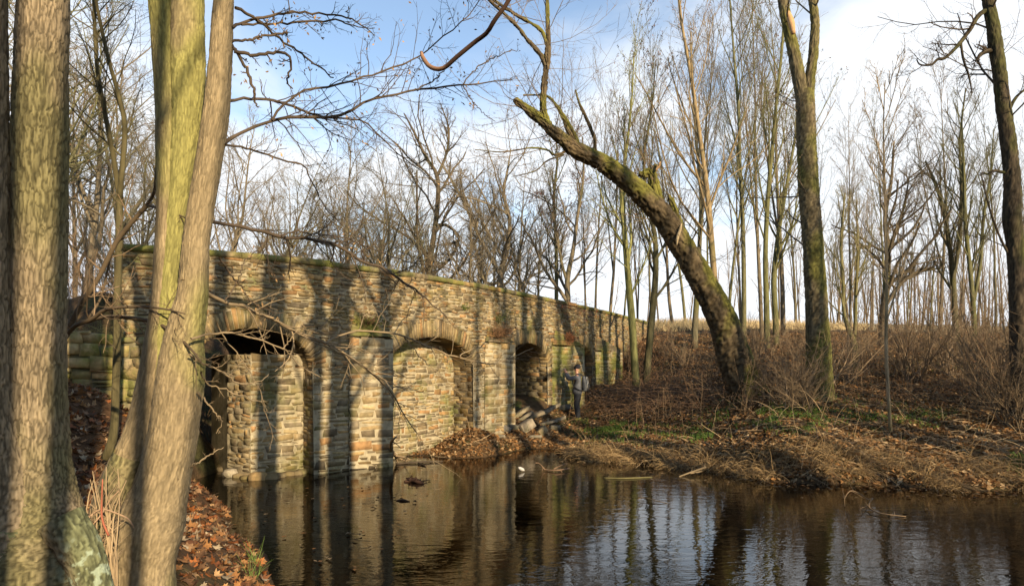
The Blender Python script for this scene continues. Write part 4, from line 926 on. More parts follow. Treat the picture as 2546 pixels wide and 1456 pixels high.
for i, (x, d, h) in enumerate([(215, 20, .95), (30, 18, 1.0), (185, 26, .9), (330, 24, .95), (-60, 22, 1.0), (250, 34, .9), (440, 29, .9), (350, 38, 1.0), (10, 34, 1.1), (345, 17, .5)]):
    left.append(place(TS[(i + 2) % 6], x, d, h, rb, .9))
by_landmark(left, '%s bare background tree, left to right, %s', [(100, 'hidden by the thick rough trunk'), (300, 'between the thick trunk and the forked sapling'), (1e9, 'behind the mossy many-stemmed tree')], 'tree', 'bare trees left of the bridge')

# right of the bridge: traced trunks on the bank
GR = 'bare trees on the far embankment'
reg(traced(1580, 957, 25, [(1582, 985, 24), (1581, 950, 21), (1576, 880, 18), (1571, 800, 18), (1562, 700, 16), (1552, 580, 13), (1545, 480, 10), (1556, 380, 7), (1570, 250, 5), (1575, 130, 2)], 111, 'upright', leaf=900, leafc=(.14, .08, .06), c=(.19, .185, .07)), 'slender pale green trunk standing beyond the photographer, left of two', GR)
reg(traced(1606, 957, 25.5, [(1604, 985, 22), (1606, 950, 20), (1612, 880, 18), (1620, 790, 17), (1629, 690, 15), (1628, 590, 12), (1610, 500, 9), (1600, 400, 7), (1618, 280, 5), (1630, 150, 2)], 112, 'upright', leaf=900, leafc=(.14, .08, .06), c=(.075, .068, .035)), 'slender dark trunk standing beyond the photographer, right of two', GR)
reg(traced(1728, 850, 30, [(1726, 870, 17), (1728, 800, 15), (1733, 720, 13), (1738, 620, 11), (1742, 480, 9), (1730, 350, 7), (1722, 200, 5), (1716, 80, 2)], 113, 'upright', leaf=300), 'thin trunk just left of the leaning willow foot, on the slope', GR)
reg(traced(1785, 880, 25, [(1790, 920, 18), (1782, 800, 16), (1776, 700, 15), (1768, 600, 15), (1758, 480, 13), (1745, 380, 11), (1728, 260, 9), (1712, 160, 8), (1692, 40, 6), (1680, -120, 3)], 114, 'upright', c=(.25, .185, .10), leaf=400), 'tall sunlit pale stem rising behind the leaning willow', GR)
reg(traced(1846, 830, 29, [(1848, 850, 13), (1849, 760, 12), (1848, 640, 11), (1844, 500, 10), (1838, 400, 9), (1836, 280, 8), (1826, 160, 6), (1815, 20, 4), (1805, -120, 2)], 115, 'upright', leaf=700), 'slim straight trunk right above the leaning willow foot', GR)
reg(traced(1905, 830, 27, [(1906, 860, 16), (1905, 760, 14), (1902, 640, 12), (1908, 500, 11), (1918, 380, 9), (1930, 250, 8), (1945, 100, 6), (1950, -60, 3)], 116, 'upright', leaf=900, c=(.12, .115, .05)), 'slim mossy trunk left of the twin-stemmed tree, nearer the willow', GR)
reg(traced(1930, 820, 28, [(1929, 850, 16), (1927, 780, 14), (1923, 700, 14), (1932, 600, 11), (1948, 500, 9), (1966, 400, 7), (1985, 290, 4)], 117, 'upright', leaf=600, c=(.12, .115, .05)), 'slim trunk leaning right into the twin-stemmed tree from its left', GR)
reg(traced(2130, 900, 22, [(2128, 925, 16), (2124, 860, 15), (2110, 820, 12), (2098, 780, 9), (2095, 690, 8), (2090, 600, 6), (2100, 480, 4)], 118, 'upright', [[(2122, 850, 10), (2126, 800, 9), (2128, 720, 8), (2132, 620, 6), (2128, 500, 3)]], c=(.17, .15, .07)), 'small crooked tree forking low on the slope, right of the twin-stemmed tree', GR)
reg(traced(2190, 820, 27, [(2192, 850, 20), (2196, 780, 18), (2204, 700, 16), (2206, 620, 13), (2200, 540, 10), (2215, 450, 7), (2222, 350, 4)], 119, 'spread', [[(2200, 760, 11), (2235, 710, 10), (2270, 680, 9), (2310, 670, 6), (2350, 665, 3)], [(2206, 640, 9), (2225, 580, 8), (2245, 520, 6), (2260, 440, 3)]], c=(.09, .07, .045)), 'dark spreading tree on the ridge with a long limb low to the right', GR)
reg(traced(2212, 1000, 15, [(2214, 1005, 9), (2206, 950, 8), (2202, 850, 8), (2204, 720, 7), (2202, 600, 6), (2198, 450, 5), (2196, 300, 3), (2200, 200, 2)], 120, 'upright', c=(.30, .23, .14)), 'very thin pale sapling standing nearest the stream on the far bank', GR)
reg(traced(2375, 830, 27, [(2378, 860, 16), (2372, 760, 14), (2366, 660, 12), (2352, 560, 10), (2330, 470, 8), (2300, 400, 4)], 121, 'upright', [[(2368, 700, 10), (2385, 600, 9), (2390, 480, 8), (2386, 350, 6), (2400, 220, 3)]], c=(.09, .08, .045)), 'forked slender tree on the ridge left of the dark tree at the right edge', GR)
reg(traced(2420, 840, 26, [(2422, 870, 13), (2420, 780, 12), (2412, 680, 10), (2400, 560, 9), (2396, 440, 7), (2390, 300, 4)], 122, 'upright', [[(2418, 760, 9), (2436, 660, 8), (2445, 540, 7), (2462, 430, 5), (2470, 320, 2)]], c=(.11, .105, .05)), 'mossy forked tree beside the dark trunk at the right edge', GR)
right = []
for i in range(27):
    x = (1640 + 940 * ((i * .618) % 1)) if i > 4 else 1480 + 35 * i
    d = rb.uniform(28, 44) if x > 1640 else rb.uniform(38, 46)
    h = rb.uniform(.8, 1.25) * (1.05 if x > 1640 and x < 2000 else .82)
    if x > 2030 and x < 2330: h *= .8
    right.append(place(TU[i % 8], x, d, h, rb, rb.uniform(.85, 1.25) * .9))
by_landmark(right, '%s slender skyline tree, left to right, %s', [(1600, 'over the bridge end'), (1830, 'between bridge end and leaning willow foot'), (2030, 'between leaning willow and twin-stemmed tree'), (2210, 'between twin-stemmed tree and pale sapling'), (2520, 'between pale sapling and dark edge tree'), (1e9, 'past the dark edge tree')], 'tree', GR)

# distant wood on the right: one mass
mb = MB(); rw = np.random.default_rng(77)
n = 280
x = np.concatenate([rw.uniform(2050, 2900, 210), rw.uniform(1500, 2050, 20), rw.uniform(-300, 560, 50)]); d = rw.uniform(44, 80, n)
X = (x - CX) / F * d; Z = ground(X, d)
S = grow(np.stack([X, d, Z - .1], -1), np.array([[0, 0, 1.]]) + rw.normal(0, .09, (n, 3)), rw.uniform(4.5, 10, n), rw.uniform(.035, .09, n), 6, .03, .05, rw)
add_set(mb, S, 5, (.13, .10, .065), rw)
L1 = kids(S, 12, .2, 1, .5, .28, 5, .1, .1, rw, rr=.4, rmin=.012); add_set(mb, L1, 3, (.15, .11, .07), rw)
L2 = kids(L1, 5, .15, 1, .6, .5, 4, .12, .05, rw, rmin=.008); add_set(mb, L2, 3, (.17, .125, .08), rw)
o = mb.build('bare_stem_wood', M_TWIG); tag(o, 'far mass of thin bare stems beyond the ridge', 'wood', kind='stuff')

# trees behind the camera whose trunks throw the dark bands on the bridge and the near trunks
SD = np.array([math.sin(math.radians(30)), -math.cos(math.radians(30))])
cast = []
rc_ = np.random.default_rng(9)
for x, wd, k, lean in ((548, 36, 17, .0), (668, 50, 17, .015), (778, 28, 18, .012), (818, 50, 19, .03), (860, 28, 18, .0), (950, 40, 18, .01), (1185, 18, 30, .0), (1252, 22, 26, .0), (1303, 34, 24, .0), (1340, 42, 24, .0), (1384, 18, 33, .0), (1407, 12, 29, .0), (1434, 8, 36, .0), (1455, 16, 31, .02), (1490, 18, 40, .0), (1515, 14, 34, .0), (1540, 12, 43, .01), (1566, 12, 38, .0), (1590, 12, 46, 0)):
    s_ = s_at(x); q = bp(s_, 0, 0)[:2]; dq = d_at(x)
    k = max(k, (q[1] + 1.5) / .866); P0 = q + SD * k
    cast.append((P0, wd / 2 * dq / F * 1.2, lean))
for x, d, wd, k, ln_ in ((352, 5.0, 40, 11, .06), (158, 4.35, 52, 9.5, .03), (20, 4.3, 62, 10.5, 0), (485, 5.0, 20, 14, .1)):
    P0 = np.array([(x - CX) / F * d, d]) + SD * k - [ln_ * (k * .344 + 1.0), 0]
    cast.append((P0, wd / 2 * d / F, ln_))
# and a few standing along the near bank to the right, shading the far bank in bands
for X, Y, k, r in ((6, 19, 24, .13), (8, 17, 26, .16), (4, 26, 33, .14), (12, 17.5, 27, .2), (16, 20, 32, .16)):
    k = max(k, (Y + 1.5) / .866); cast.append((np.array([X, Y]) + SD * k, r, .01))
for i, (P0, r, lean) in enumerate(cast):
    rng = np.random.default_rng(600 + i); z = float(ground(P0[0], P0[1])) - .2; H = 17.
    rows = [(lean * q * H / 6 + .03 * math.sin(q * 1.9 + i), 0, q * H / 6, r * (1.12 - .5 * q / 6 if q < 5 else .5 - .4 * (q - 5))) for q in range(7)]
    t_ = empty('bare_tree', (P0[0], P0[1], z)); mb = MB(); P = np.array(rows); P[:, :3] += [P0[0], P0[1], z]
    one_tube(mb, P[:, :3], P[:, 3], 10, BK[i % 4], 30); mb.build('trunk', M_BARK, t_, True)
    mb = MB(); S = path_set(P, 16)
    L1 = kids(S, 14, .4, .98, .8, .26, 6, .1, .08, rng, rr=.4, rmin=.012); add_set(mb, L1, 5, BK[i % 4], rng)
    L2 = kids(L1, 5, .2, 1, .7, .5, 5, .12, .04, rng, rmin=.007); add_set(mb, L2, 3, BK[i % 4], rng)
    mb.build('crown', M_TWIG, t_, True)
    tag(t_, 'bare tree behind the viewer, seen only by the shadow band it throws', 'tree', 'trees behind the viewer')

mb = MB(); n = 620  # unseen stems added to hold back sky light, kept clear of the sun's path
ph = rw.uniform(-110, 110, n); ra = rw.uniform(10, 55, n); ph = np.radians(ph)
X = np.sin(ph) * ra; Y = -np.cos(ph) * ra; e_ = .866 * X + .5 * Y; k = (Y < -4) & ((e_ < -3.5) | (e_ > 31)); X = X[k]; Y = Y[k]; n = len(X)
S = grow(np.stack([X, Y, ground(X, Y) - .1], -1), np.array([[0, 0, 1.]]) + rw.normal(0, .04, (n, 3)), rw.uniform(8, 15, n), rw.uniform(.09, .2, n), 7, .03, .05, rw)
add_set(mb, S, 6, (.13, .10, .065), rw)
L1 = kids(S, 16, .12, 1, .7, .3, 6, .1, .08, rw, rr=.45, rmin=.02); add_set(mb, L1, 4, (.13, .10, .065), rw)
L2 = kids(L1, 7, .15, 1, .7, .5, 5, .12, .04, rw, rmin=.012); add_set(mb, L2, 3, (.13, .10, .065), rw)
o = mb.build('bare_stem_wood', M_TWIG); tag(o, 'unseen bare wood added behind the viewer to block sky light', 'wood', kind='stuff')

# ------------------------------------------------------------------ ground cover of both banks
rg = np.random.default_rng(51)
_bs = np.linspace(S0, S1, 160); _bf = bp(_bs, 0, 0)[:, :2]
_btx = np.interp(_bs, _s, _tx); _bty = np.interp(_bs, _s, _ty)
def under_bridge(X, Y):
    out = np.zeros(len(X), bool)
    for i in range(0, len(X), 20000):
        q = slice(i, i + 20000)
        dx = X[q, None] - _bf[None, :, 0]; dy = Y[q, None] - _bf[None, :, 1]
        k = (dx * dx + dy * dy).argmin(1); a = np.arange(len(k))
        o_ = dx[a, k] * _bty[k] - dy[a, k] * _btx[k]
        lim = np.where(np.abs(_bs[k] - ARCH[1][0]) < ARCH[1][1], -1.2, .03); out[q] = (o_ < lim) & (k > 0) & (k < 159) & (o_ > -5)
    return out
def ray_ground(x, y, d0=10., d1=45.):
    """where the line of sight through x, y meets the ground (for patches seen in the photograph)"""
    x = np.atleast_1d(np.asarray(x, float)); y = np.atleast_1d(np.asarray(y, float)); best = np.full(len(x), d1)
    for d in np.arange(d1, d0, -.1):
        z = HC - (y - HY) / F * d; h = ground((x - CX) / F * d, np.full(len(x), d))
        best = np.where(h > z, d, best)
    X = (x - CX) / F * best
    return np.stack([X, best, ground(X, best)], -1)
def wedge(n, x0, x1, Y0, Y1, rng, pw=1.):
    u = rng.random(n)
    Y = Y0 * (Y1 / Y0) ** u if pw == 1 else Y0 + (Y1 - Y0) * u
    X = (rng.uniform(x0, x1, n) - CX) / F * Y
    Z = ground(X, Y); k = (Z > .015) & ~under_bridge(X, Y)
    return np.stack([X[k], Y[k], Z[k]], -1)
LP = np.array([[.28, .15, .06], [.21, .11, .043], [.33, .21, .10], [.15, .08, .035], [.31, .155, .055], [.38, .27, .15], [.19, .11, .05]])
def leaf_quads(mb, P, size, rng, pal, tilt=.5, lift=.012):
    n = len(P); nrm = unit(np.stack([rng.normal(0, tilt, n), rng.normal(0, tilt, n), np.ones(n)], -1))
    a = unit(np.cross(nrm, rng.normal(0, 1, (n, 3)))); b = np.cross(nrm, a)
    s = size * rng.uniform(.6, 1.3, (n, 1)); w = s * rng.uniform(.45, .8, (n, 1)); cu = s * rng.uniform(.0, .45, (n, 1))
    c = P + nrm * (lift * rng.random((n, 1)) + .004) + np.array([0, 0, 1]) * s * .15
    V = np.stack([c - a * s, c - a * s * .2 + b * w + nrm * cu, c + a * s, c - a * s * .2 - b * w + nrm * cu * .8, c - a * s * .1], 1)
    k = np.arange(n)[:, None, None] * 5
    T = (k + np.array([[[0, 4, 1], [1, 4, 2], [2, 4, 3], [3, 4, 0]]])).reshape(-1, 3)
    cc = pal[rng.integers(0, len(pal), n)] * rng.uniform(.6, 1.25, (n, 1))
    mb.add(V.reshape(-1, 3), T, np.repeat(cc, 5, 0))
mb = MB()
P = wedge(105000, 930, 2900, 12.2, 34, rg)
dens = n2(P[:, 0], P[:, 1], .8, 3, 3); P = P[dens + rg.random(len(P)) * .5 > .45]
leaf_quads(mb, P, .056, rg, LP * 1.15, .55)
P2 = wedge(16000, 930, 1700, 14.5, 19.5, rg); leaf_quads(mb, P2, .04, rg, LP * 1.1, .6)
o = mb.build('leaf_litter', M_LEAF); tag(o, 'brown fallen leaves covering the far bank', 'leaves', kind='stuff')

# the near bank's big maple leaves
M_MAPLE = attr_mat('maple_leaves', .7, 40, .8, 1.2, .2, 80, .002, translucent=.18, spec=.3)
n = 9000
X = rg.uniform(-9, -1.6, n); Y = rg.uniform(3.4, 11.5, n); Z = ground(X, Y)
k = (Z > .02) & ~under_bridge(X, Y) & ~((Y > 10.5) & (X < -5.7)); P = np.stack([X, Y, Z], -1)[k]; n = len(P)
ang = np.linspace(0, 2 * np.pi, 15, endpoint=False); rad = np.array([.35, .62, .42, .85, .5, .78, .55, 1.0, .55, .78, .5, .85, .42, .62, .35])
nrm = unit(np.stack([rg.normal(0, .45, n), rg.normal(0, .45, n), np.ones(n)], -1)); a = unit(np.cross(nrm, rg.normal(0, 1, (n, 3)))); b = np.cross(nrm, a)
s = .072 * rg.uniform(.55, 1.3, (n, 1, 1)); cu = rg.uniform(-.5, 1.1, (n, 1, 1)); cv = rg.uniform(-.3, .8, (n, 1, 1))
rx = (np.cos(ang) * rad)[None, :, None]; ry = (np.sin(ang) * rad)[None, :, None]
c = (P + nrm * rg.uniform(.003, .035, (n, 1)))[:, None]
V = c + s * (a[:, None] * rx + b[:, None] * ry + nrm[:, None] * (cu * ry ** 2 + cv * rx ** 2 + .06 * rg.normal(0, 1, (n, 15, 1))))
V = np.concatenate([c, V], 1)
T = (np.arange(n)[:, None, None] * 16 + np.array([[[0, i + 1, (i + 1) % 15 + 1] for i in range(15)]])).reshape(-1, 3)
MP = np.array([[.34, .12, .035], [.40, .19, .065], [.24, .085, .03], [.46, .28, .13], [.30, .15, .06], [.18, .075, .03], [.42, .33, .21], [.20, .11, .055], [.13, .065, .03], [.15, .08, .04], [.24, .14, .07]])
cc = MP[rg.integers(0, len(MP), n)] * rg.uniform(.6, 1.15, (n, 1))
mb = MB(); mb.add(V.reshape(-1, 3), T, np.repeat(cc, 16, 0))
P = np.stack([rg.uniform(-8, -1.8, 260), rg.uniform(3.6, 10.2, 260), np.zeros(260)], -1); P[:, 2] = ground(P[:, 0], P[:, 1]) + .02; P = P[P[:, 2] > .05]; n = len(P)
S = grow(P, np.stack([rg.normal(0, 1, n), rg.normal(0, 1, n), rg.uniform(-.05, .3, n)], -1), rg.uniform(.1, .5, n), rg.uniform(.002, .005, n), 6, .15, -.02, rg, .4); add_set(mb, S, 4, (.20, .14, .08), rg, .5)
o = mb.build('fallen_maple_leaves', M_MAPLE); tag(o, 'rusty orange maple leaves heaped on the near bank', 'leaves', kind='stuff')

# dead grass hanging over the water's edge
def ribbons(mb, P, D, Ln, r, K, wob, lift, c, rng, amt=.35):
    S = grow(P, D, Ln, r, K, wob, lift, rng, .25); add_set(mb, S, 3, c, rng, amt)
mb = MB()
cl = []
for i in range(620):
    x = rg.uniform(1690, 2950) if i > 160 else rg.uniform(1420, 1700)
    ys = np.interp(x, [q[0] for q in SHORE_FAR], [q[1] for q in SHORE_FAR]); p = atw(x, ys, 0.)
    p = p + np.array([0, rg.uniform(.03, 1.15) ** 1.4, 0]); cl.append([p[0], p[1]])
cl = np.array(cl); cl = cl[n2(cl[:, 0], cl[:, 1], 1.1, 2, 8) > .44]
cz = ground(cl[:, 0], cl[:, 1])
m_ = 12; base = np.repeat(np.stack([cl[:, 0], cl[:, 1], cz], -1), m_, 0) + rg.normal(0, .05, (len(cl) * m_, 3)) * [1, 1, .2]
lean = np.repeat(rg.normal(0, .55, (len(cl), 1)), m_, 0)
D = np.concatenate([lean + rg.normal(0, .35, (len(base), 1)), -rg.uniform(.1, 1.1, (len(base), 1)), rg.uniform(.3, 1.0, (len(base), 1))], 1)
ribbons(mb, base, D, rg.uniform(.22, .75, len(base)), rg.uniform(.003, .0065, len(base)), 7, .1, -.19, (.36, .25, .125), rg, .55)
# single long straws bent over
P = wedge(500, 1500, 2900, 12.6, 17, rg)
D = np.stack([rg.normal(0, .8, len(P)), rg.normal(-.2, .6, len(P)), rg.uniform(.3, 1.0, len(P))], -1)
ribbons(mb, P, D, rg.uniform(.4, 1.1, len(P)), rg.uniform(.004, .008, len(P)), 7, .12, -.13, (.42, .31, .18), rg, .4)
o = mb.build('dead_grass', M_STRAW); tag(o, 'pale dead grass drooping over the water edge of the far bank', 'grass', kind='stuff')

# dry field grass on the skyline
mb = MB(); n = 16000
Y = rg.uniform(36.5, 52, n); X = (rg.uniform(1585, 2150, n) - CX) / F * Y; Z = ground(X, Y)
ribbons(mb, np.stack([X, Y, Z], -1), np.stack([rg.normal(0, .25, n), rg.normal(0, .25, n), np.ones(n)], -1), rg.uniform(.2, .6, n), rg.uniform(.006, .012, n), 4, .12, -.06, (.56, .44, .25), rg, .3)
o = mb.build('field_grass', M_STRAW); tag(o, 'straw coloured field grass along the skyline beyond the bank', 'grass', kind='stuff')

# green plants on the bank
mb = MB()
for x, y, sx_, sy_, n in ((1540, 1078, 42, 16, 1500), (1505, 1060, 30, 8, 400), (1900, 1040, 70, 18, 900), (1990, 1052, 60, 18, 450), (2120, 1046, 90, 18, 450), (2250, 1040, 90, 16, 350), (1740, 1090, 16, 8, 250), (1470, 1052, 25, 5, 200), (2330, 912, 60, 8, 300), (2540, 1160, 18, 12, 250), (1680, 1080, 60, 14, 300), (1940, 1010, 80, 10, 500)):
    p = ray_ground(np.clip(rg.normal(x, sx_, n), 1300, 2700), rg.normal(y, sy_, n), 11, 34)
    dens = n2(p[:, 0], p[:, 1], 2.2, 2, 17); p = p[(dens > .46) & (p[:, 2] > .05)]; n = len(p)
    ribbons(mb, p, np.stack([rg.normal(0, .5, n), rg.normal(0, .5, n), np.ones(n)], -1), rg.uniform(.06, .2, n), rg.uniform(.005, .011, n), 4, .15, -.12, (.095, .15, .03), rg, .45)
    leaf_quads(mb, p + np.array([0, 0, .04]), .026, rg, np.array([[.08, .15, .03], [.12, .2, .04], [.06, .10, .02]]), .5, .06)
for x, y in ((628, 1400), (640, 1430), (618, 1440)):
    p = np.repeat(atw(x, y, .12)[None], 14, 0) + rg.normal(0, .025, (14, 3)); ribbons(mb, p, np.stack([rg.normal(0, .4, 14), rg.normal(0, .4, 14), np.ones(14)], -1), rg.uniform(.12, .3, 14), np.full(14, .003), 6, .06, -.08, (.16, .24, .06), rg)
o = mb.build('green_ground_plants', M_STRAW); tag(o, 'patches of fresh green plants among the leaves of the far bank', 'plants', kind='stuff')

# brambles, dead stalks and sticks over the slope
mb = MB()
P = wedge(3600, 1400, 2900, 16.5, 35, rg); ok = ~((P[:, 0] < 6) & (P[:, 1] < 20.5)); P = P[ok]
dens = n2(P[:, 0], P[:, 1], .5, 3, 40); P = P[dens > .42]; n = len(P)
D = np.stack([rg.normal(0, .7, n), rg.normal(0, .7, n), rg.uniform(.2, 1.2, n)], -1)
S = grow(P, D, rg.uniform(.4, 1.4, n), rg.uniform(.004, .008, n), 8, .14, -.15, rg, .5); add_set(mb, S, 4, (.19, .115, .065), rg, .5)
K1 = kids(S, 3, .25, 1, .9, .4, 5, .15, -.06, rg, rmin=.003); add_set(mb, K1, 3, (.21, .13, .075), rg, .5)
n = 750; P = wedge(n, 1560, 2900, 17, 34, rg); n = len(P)           # upright dead stalks
S = grow(P, np.stack([rg.normal(0, .16, n), rg.normal(0, .16, n), np.ones(n)], -1), rg.uniform(.3, 1.5, n), rg.uniform(.004, .009, n), 6, .10, .02, rg, .4); add_set(mb, S, 4, (.24, .165, .095), rg, .5)
K1 = kids(S, 4, .4, 1, .6, .3, 4, .12, .05, rg, rmin=.003); add_set(mb, K1, 3, (.22, .15, .09), rg, .5)
P = wedge(1500, 1000, 2900, 13, 26, rg); n = len(P)                   # sticks lying about
S = grow(P + [0, 0, .02], np.stack([rg.normal(0, 1, n), rg.normal(0, 1, n), rg.uniform(0, .25, n)], -1), rg.uniform(.2, .9, n), rg.uniform(.004, .012, n), 5, .1, -.03, rg, .5); add_set(mb, S, 4, (.25, .175, .10), rg, .5)
# a heap of dry canes behind the photographer
p = ray_ground(rg.normal(1640, 90, 900), rg.normal(990, 22, 900), 17, 30); n = len(p)
S = grow(p, np.stack([rg.normal(-.3, .8, n), rg.normal(0, .4, n), rg.uniform(.1, .6, n)], -1), rg.uniform(.5, 1.5, n), rg.uniform(.004, .008, n), 8, .10, -.11, rg, .5); add_set(mb, S, 4, (.25, .15, .085), rg, .5)
p = ray_ground(rg.normal(1590, 40, 420), rg.normal(880, 45, 420), 20, 38); n = len(p)
S = grow(p, np.stack([rg.normal(0, .7, n), rg.normal(0, .6, n), rg.uniform(.2, 1, n)], -1), rg.uniform(.6, 1.6, n), rg.uniform(.005, .009, n), 7, .12, -.10, rg, .5); add_set(mb, S, 4, (.21, .115, .06), rg, .5)
o = mb.build('undergrowth', M_TWIG); tag(o, 'tangle of brown brambles and dead stalks over the far slope', 'undergrowth', kind='stuff')
mb = MB()                                                              # the same on the left, by the road end of the bridge
n = 900; X = rg.uniform(-14, -6.4, n); Y = rg.uniform(11.6, 20, n); Z = ground(X, Y); k = ~under_bridge(X, Y); P = np.stack([X, Y, Z], -1)[k]; n = len(P)
S = grow(P, np.stack([rg.normal(0, .4, n), rg.normal(0, .4, n), np.ones(n)], -1), rg.uniform(.5, 2.4, n), rg.uniform(.004, .008, n), 7, .1, 0, rg, .4); add_set(mb, S, 4, (.24, .155, .085), rg, .5)
K1 = kids(S, 5, .25, 1, .7, .4, 5, .14, .02, rg, rmin=.0025); add_set(mb, K1, 3, (.26, .17, .095), rg, .5)
specks(mb, K1, 900, .03, (.24, .12, .05), rg, .05)
P = np.stack([rg.uniform(-10, -5.9, 300), rg.uniform(11.0, 11.35, 300), np.full(300, 2.84)], -1); n = 300
S = grow(P, np.stack([rg.normal(0, .7, n), rg.normal(-.5, .4, n), np.ones(n) * .6], -1), rg.uniform(.15, .5, n), np.full(n, .003), 5, .15, -.15, rg, .5); add_set(mb, S, 3, (.22, .19, .07), rg, .5)
o = mb.build('undergrowth', M_TWIG); tag(o, 'brown twiggy undergrowth by the left end of the bridge', 'undergrowth', kind='stuff')

# ------------------------------------------------------------------ shrubs one can tell apart
SH = []
for k in range(6):
    rng = np.random.default_rng(700 + k); r = empty('shrub', (0, 0, 0)); mb = MB(); n = 10 + 3 * k
    S = grow(rng.normal(0, .12, (n, 3)) * [1, 1, 0], np.stack([rng.normal(0, .42, n), rng.normal(0, .42, n), np.ones(n)], -1), rng.uniform(1.2, 2.8, n), rng.uniform(.010, .022, n), 9, .07, .02 if k % 2 else -.05, rng, .3)
    c = ((.20, .14, .085), (.16, .115, .07), (.25, .18, .11))[k % 3]
    add_set(mb, S, 5, c, rng); L1 = kids(S, 8, .2, 1, .7, .38, 6, .12, .05, rng, rmin=.005); add_set(mb, L1, 4, c, rng)
    L2 = kids(L1, 5, .2, 1, .7, .5, 4, .14, .04, rng, rmin=.0035); add_set(mb, L2, 3, c, rng)
    if k % 3 == 0: specks(mb, L2, 150, .03, (.22, .10, .05), rng)
    mb.build('stems', M_TWIG, r, True); SH.append(r)
shr = []
for i, (x, d, h) in enumerate([(1850, 17.5, .75), (1895, 18.5, 1.0), (1950, 16.8, .95), (1985, 17.2, .9), (2005, 16.2, .75), (2060, 19, 1.1), (2110, 20, 1.1), (2160, 24, 1.2), (2235, 21, 1.2), (2275, 20, 1.3), (2310, 22, 1.2), (2345, 21, 1.35), (2390, 19.5, 1.25), (2425, 18.5, 1.3), (2460, 17, 1.1), (2495, 16.4, 1.2), (2520, 15.4, 1.1), (2545, 17.5, 1.3), (2575, 16, 1.2), (1765, 21.5, .8), (1700, 27, 1.0), (1655, 29, .9), (1815, 24, 1.1), (1880, 25, 1.2), (1975, 24, 1.2), (2030, 26, 1.2), (2240, 29, 1.2), (2420, 27, 1.4), (2500, 25, 1.5), (1560, 28.5, .7)]):
    t = SH[i % 6]; o = t if t.name not in _used else copy_tree(t); _used.add(t.name)
    p = at(x, 0, d); o.location = (p[0], p[1], float(ground(p[0], p[1])) - .03); o.rotation_euler = (0, 0, rg.uniform(0, 6.28)); h *= .58 if d > 21 else .82; o.scale = (h * 1.1, h * 1.1, h); shr.append(o)
by_landmark(shr, '%s leafless shrub, left to right, %s', [(1780, 'between bridge end and leaning willow'), (2030, 'between leaning willow and twin-stemmed tree'), (2210, 'between twin-stemmed tree and pale sapling'), (2520, 'between pale sapling and dark edge tree'), (1e9, 'past the dark edge tree')], 'shrub', 'leafless shrubs on the far bank')

# plants growing on the bridge
def bush(name, label, cat, c, rad, n, colr, leaves, lc, rng, lift=-.02, up=.5):
    r = empty(name, c, label, cat); mb = MB()
    D = rng.normal(0, 1, (n, 3)); D[:, 2] = np.abs(D[:, 2]) * up + up * .3
    o_ = np.array([_bty[40], -_btx[40], 0]); D += o_ * .6
    S = grow(np.asarray(c) + rng.normal(0, 1, (n, 3)) * np.asarray(rad) * .35, D, np.mean(rad) * rng.uniform(.6, 1.4, n), rng.uniform(.003, .006, n), 6, .15, lift, rng, .4); add_set(mb, S, 4, colr, rng, .4)
    K = kids(S, 4, .25, 1, .8, .45, 4, .16, lift, rng, rmin=.0022); add_set(mb, K, 3, colr, rng, .4)
    mb.build('twigs', M_TWIG, r)
    if leaves:
        m2 = MB(); specks(m2, K, leaves, .028, lc, rng, .03); m2.build('foliage', M_LEAF, r)
    return r
def onbr(x, y, out):
    s_ = s_at(x); p = bp(s_, out, 0); return np.array([p[0], p[1], HC + (HY - y) / F * p[1]])
rb2 = np.random.default_rng(88)
bush('bush', 'mossy rusty plants sprouting from the buttress cap between the first two arches', 'plant', onbr(905, 805, .12), (.4, .2, .12), 70, (.20, .11, .055), 380, (.13, .15, .04), rb2)
bush('bush', 'brown twiggy tuft on the mossy cap right of the second arch', 'bush', onbr(1222, 832, .18), (.42, .25, .2), 170, (.19, .11, .06), 200, (.22, .11, .05), rb2)
bush('bush', 'reddish tuft on the cap of the mossy buttress right of the third arch', 'bush', onbr(1395, 842, .25), (.35, .25, .2), 90, (.20, .09, .045), 220, (.26, .09, .04), rb2)
bush('hanging_vine', 'red-leaved creeper hanging down the parapet above the third and fourth arches', 'vine', onbr(1395, 770, .06), (.9, .12, .7), 60, (.22, .10, .06), 420, (.33, .10, .05), rb2, -.1, .1)
bush('fern_tuft', 'small green tuft in the wall above the second arch', 'plant', onbr(1150, 765, .03), (.15, .1, .08), 24, (.12, .14, .04), 90, (.10, .14, .03), rb2)
bush('fern_tuft', 'green tuft in the wall high up between the second and third arches', 'plant', onbr(1232, 792, .03), (.25, .1, .16), 30, (.12, .13, .04), 130, (.10, .14, .03), rb2)
bush('fern_tuft', 'small dark fern low on the pale buttress beside the heap of stone slabs', 'plant', onbr(1250, 1005, .42), (.12, .1, .1), 24, (.07, .09, .03), 70, (.06, .09, .025), rb2)

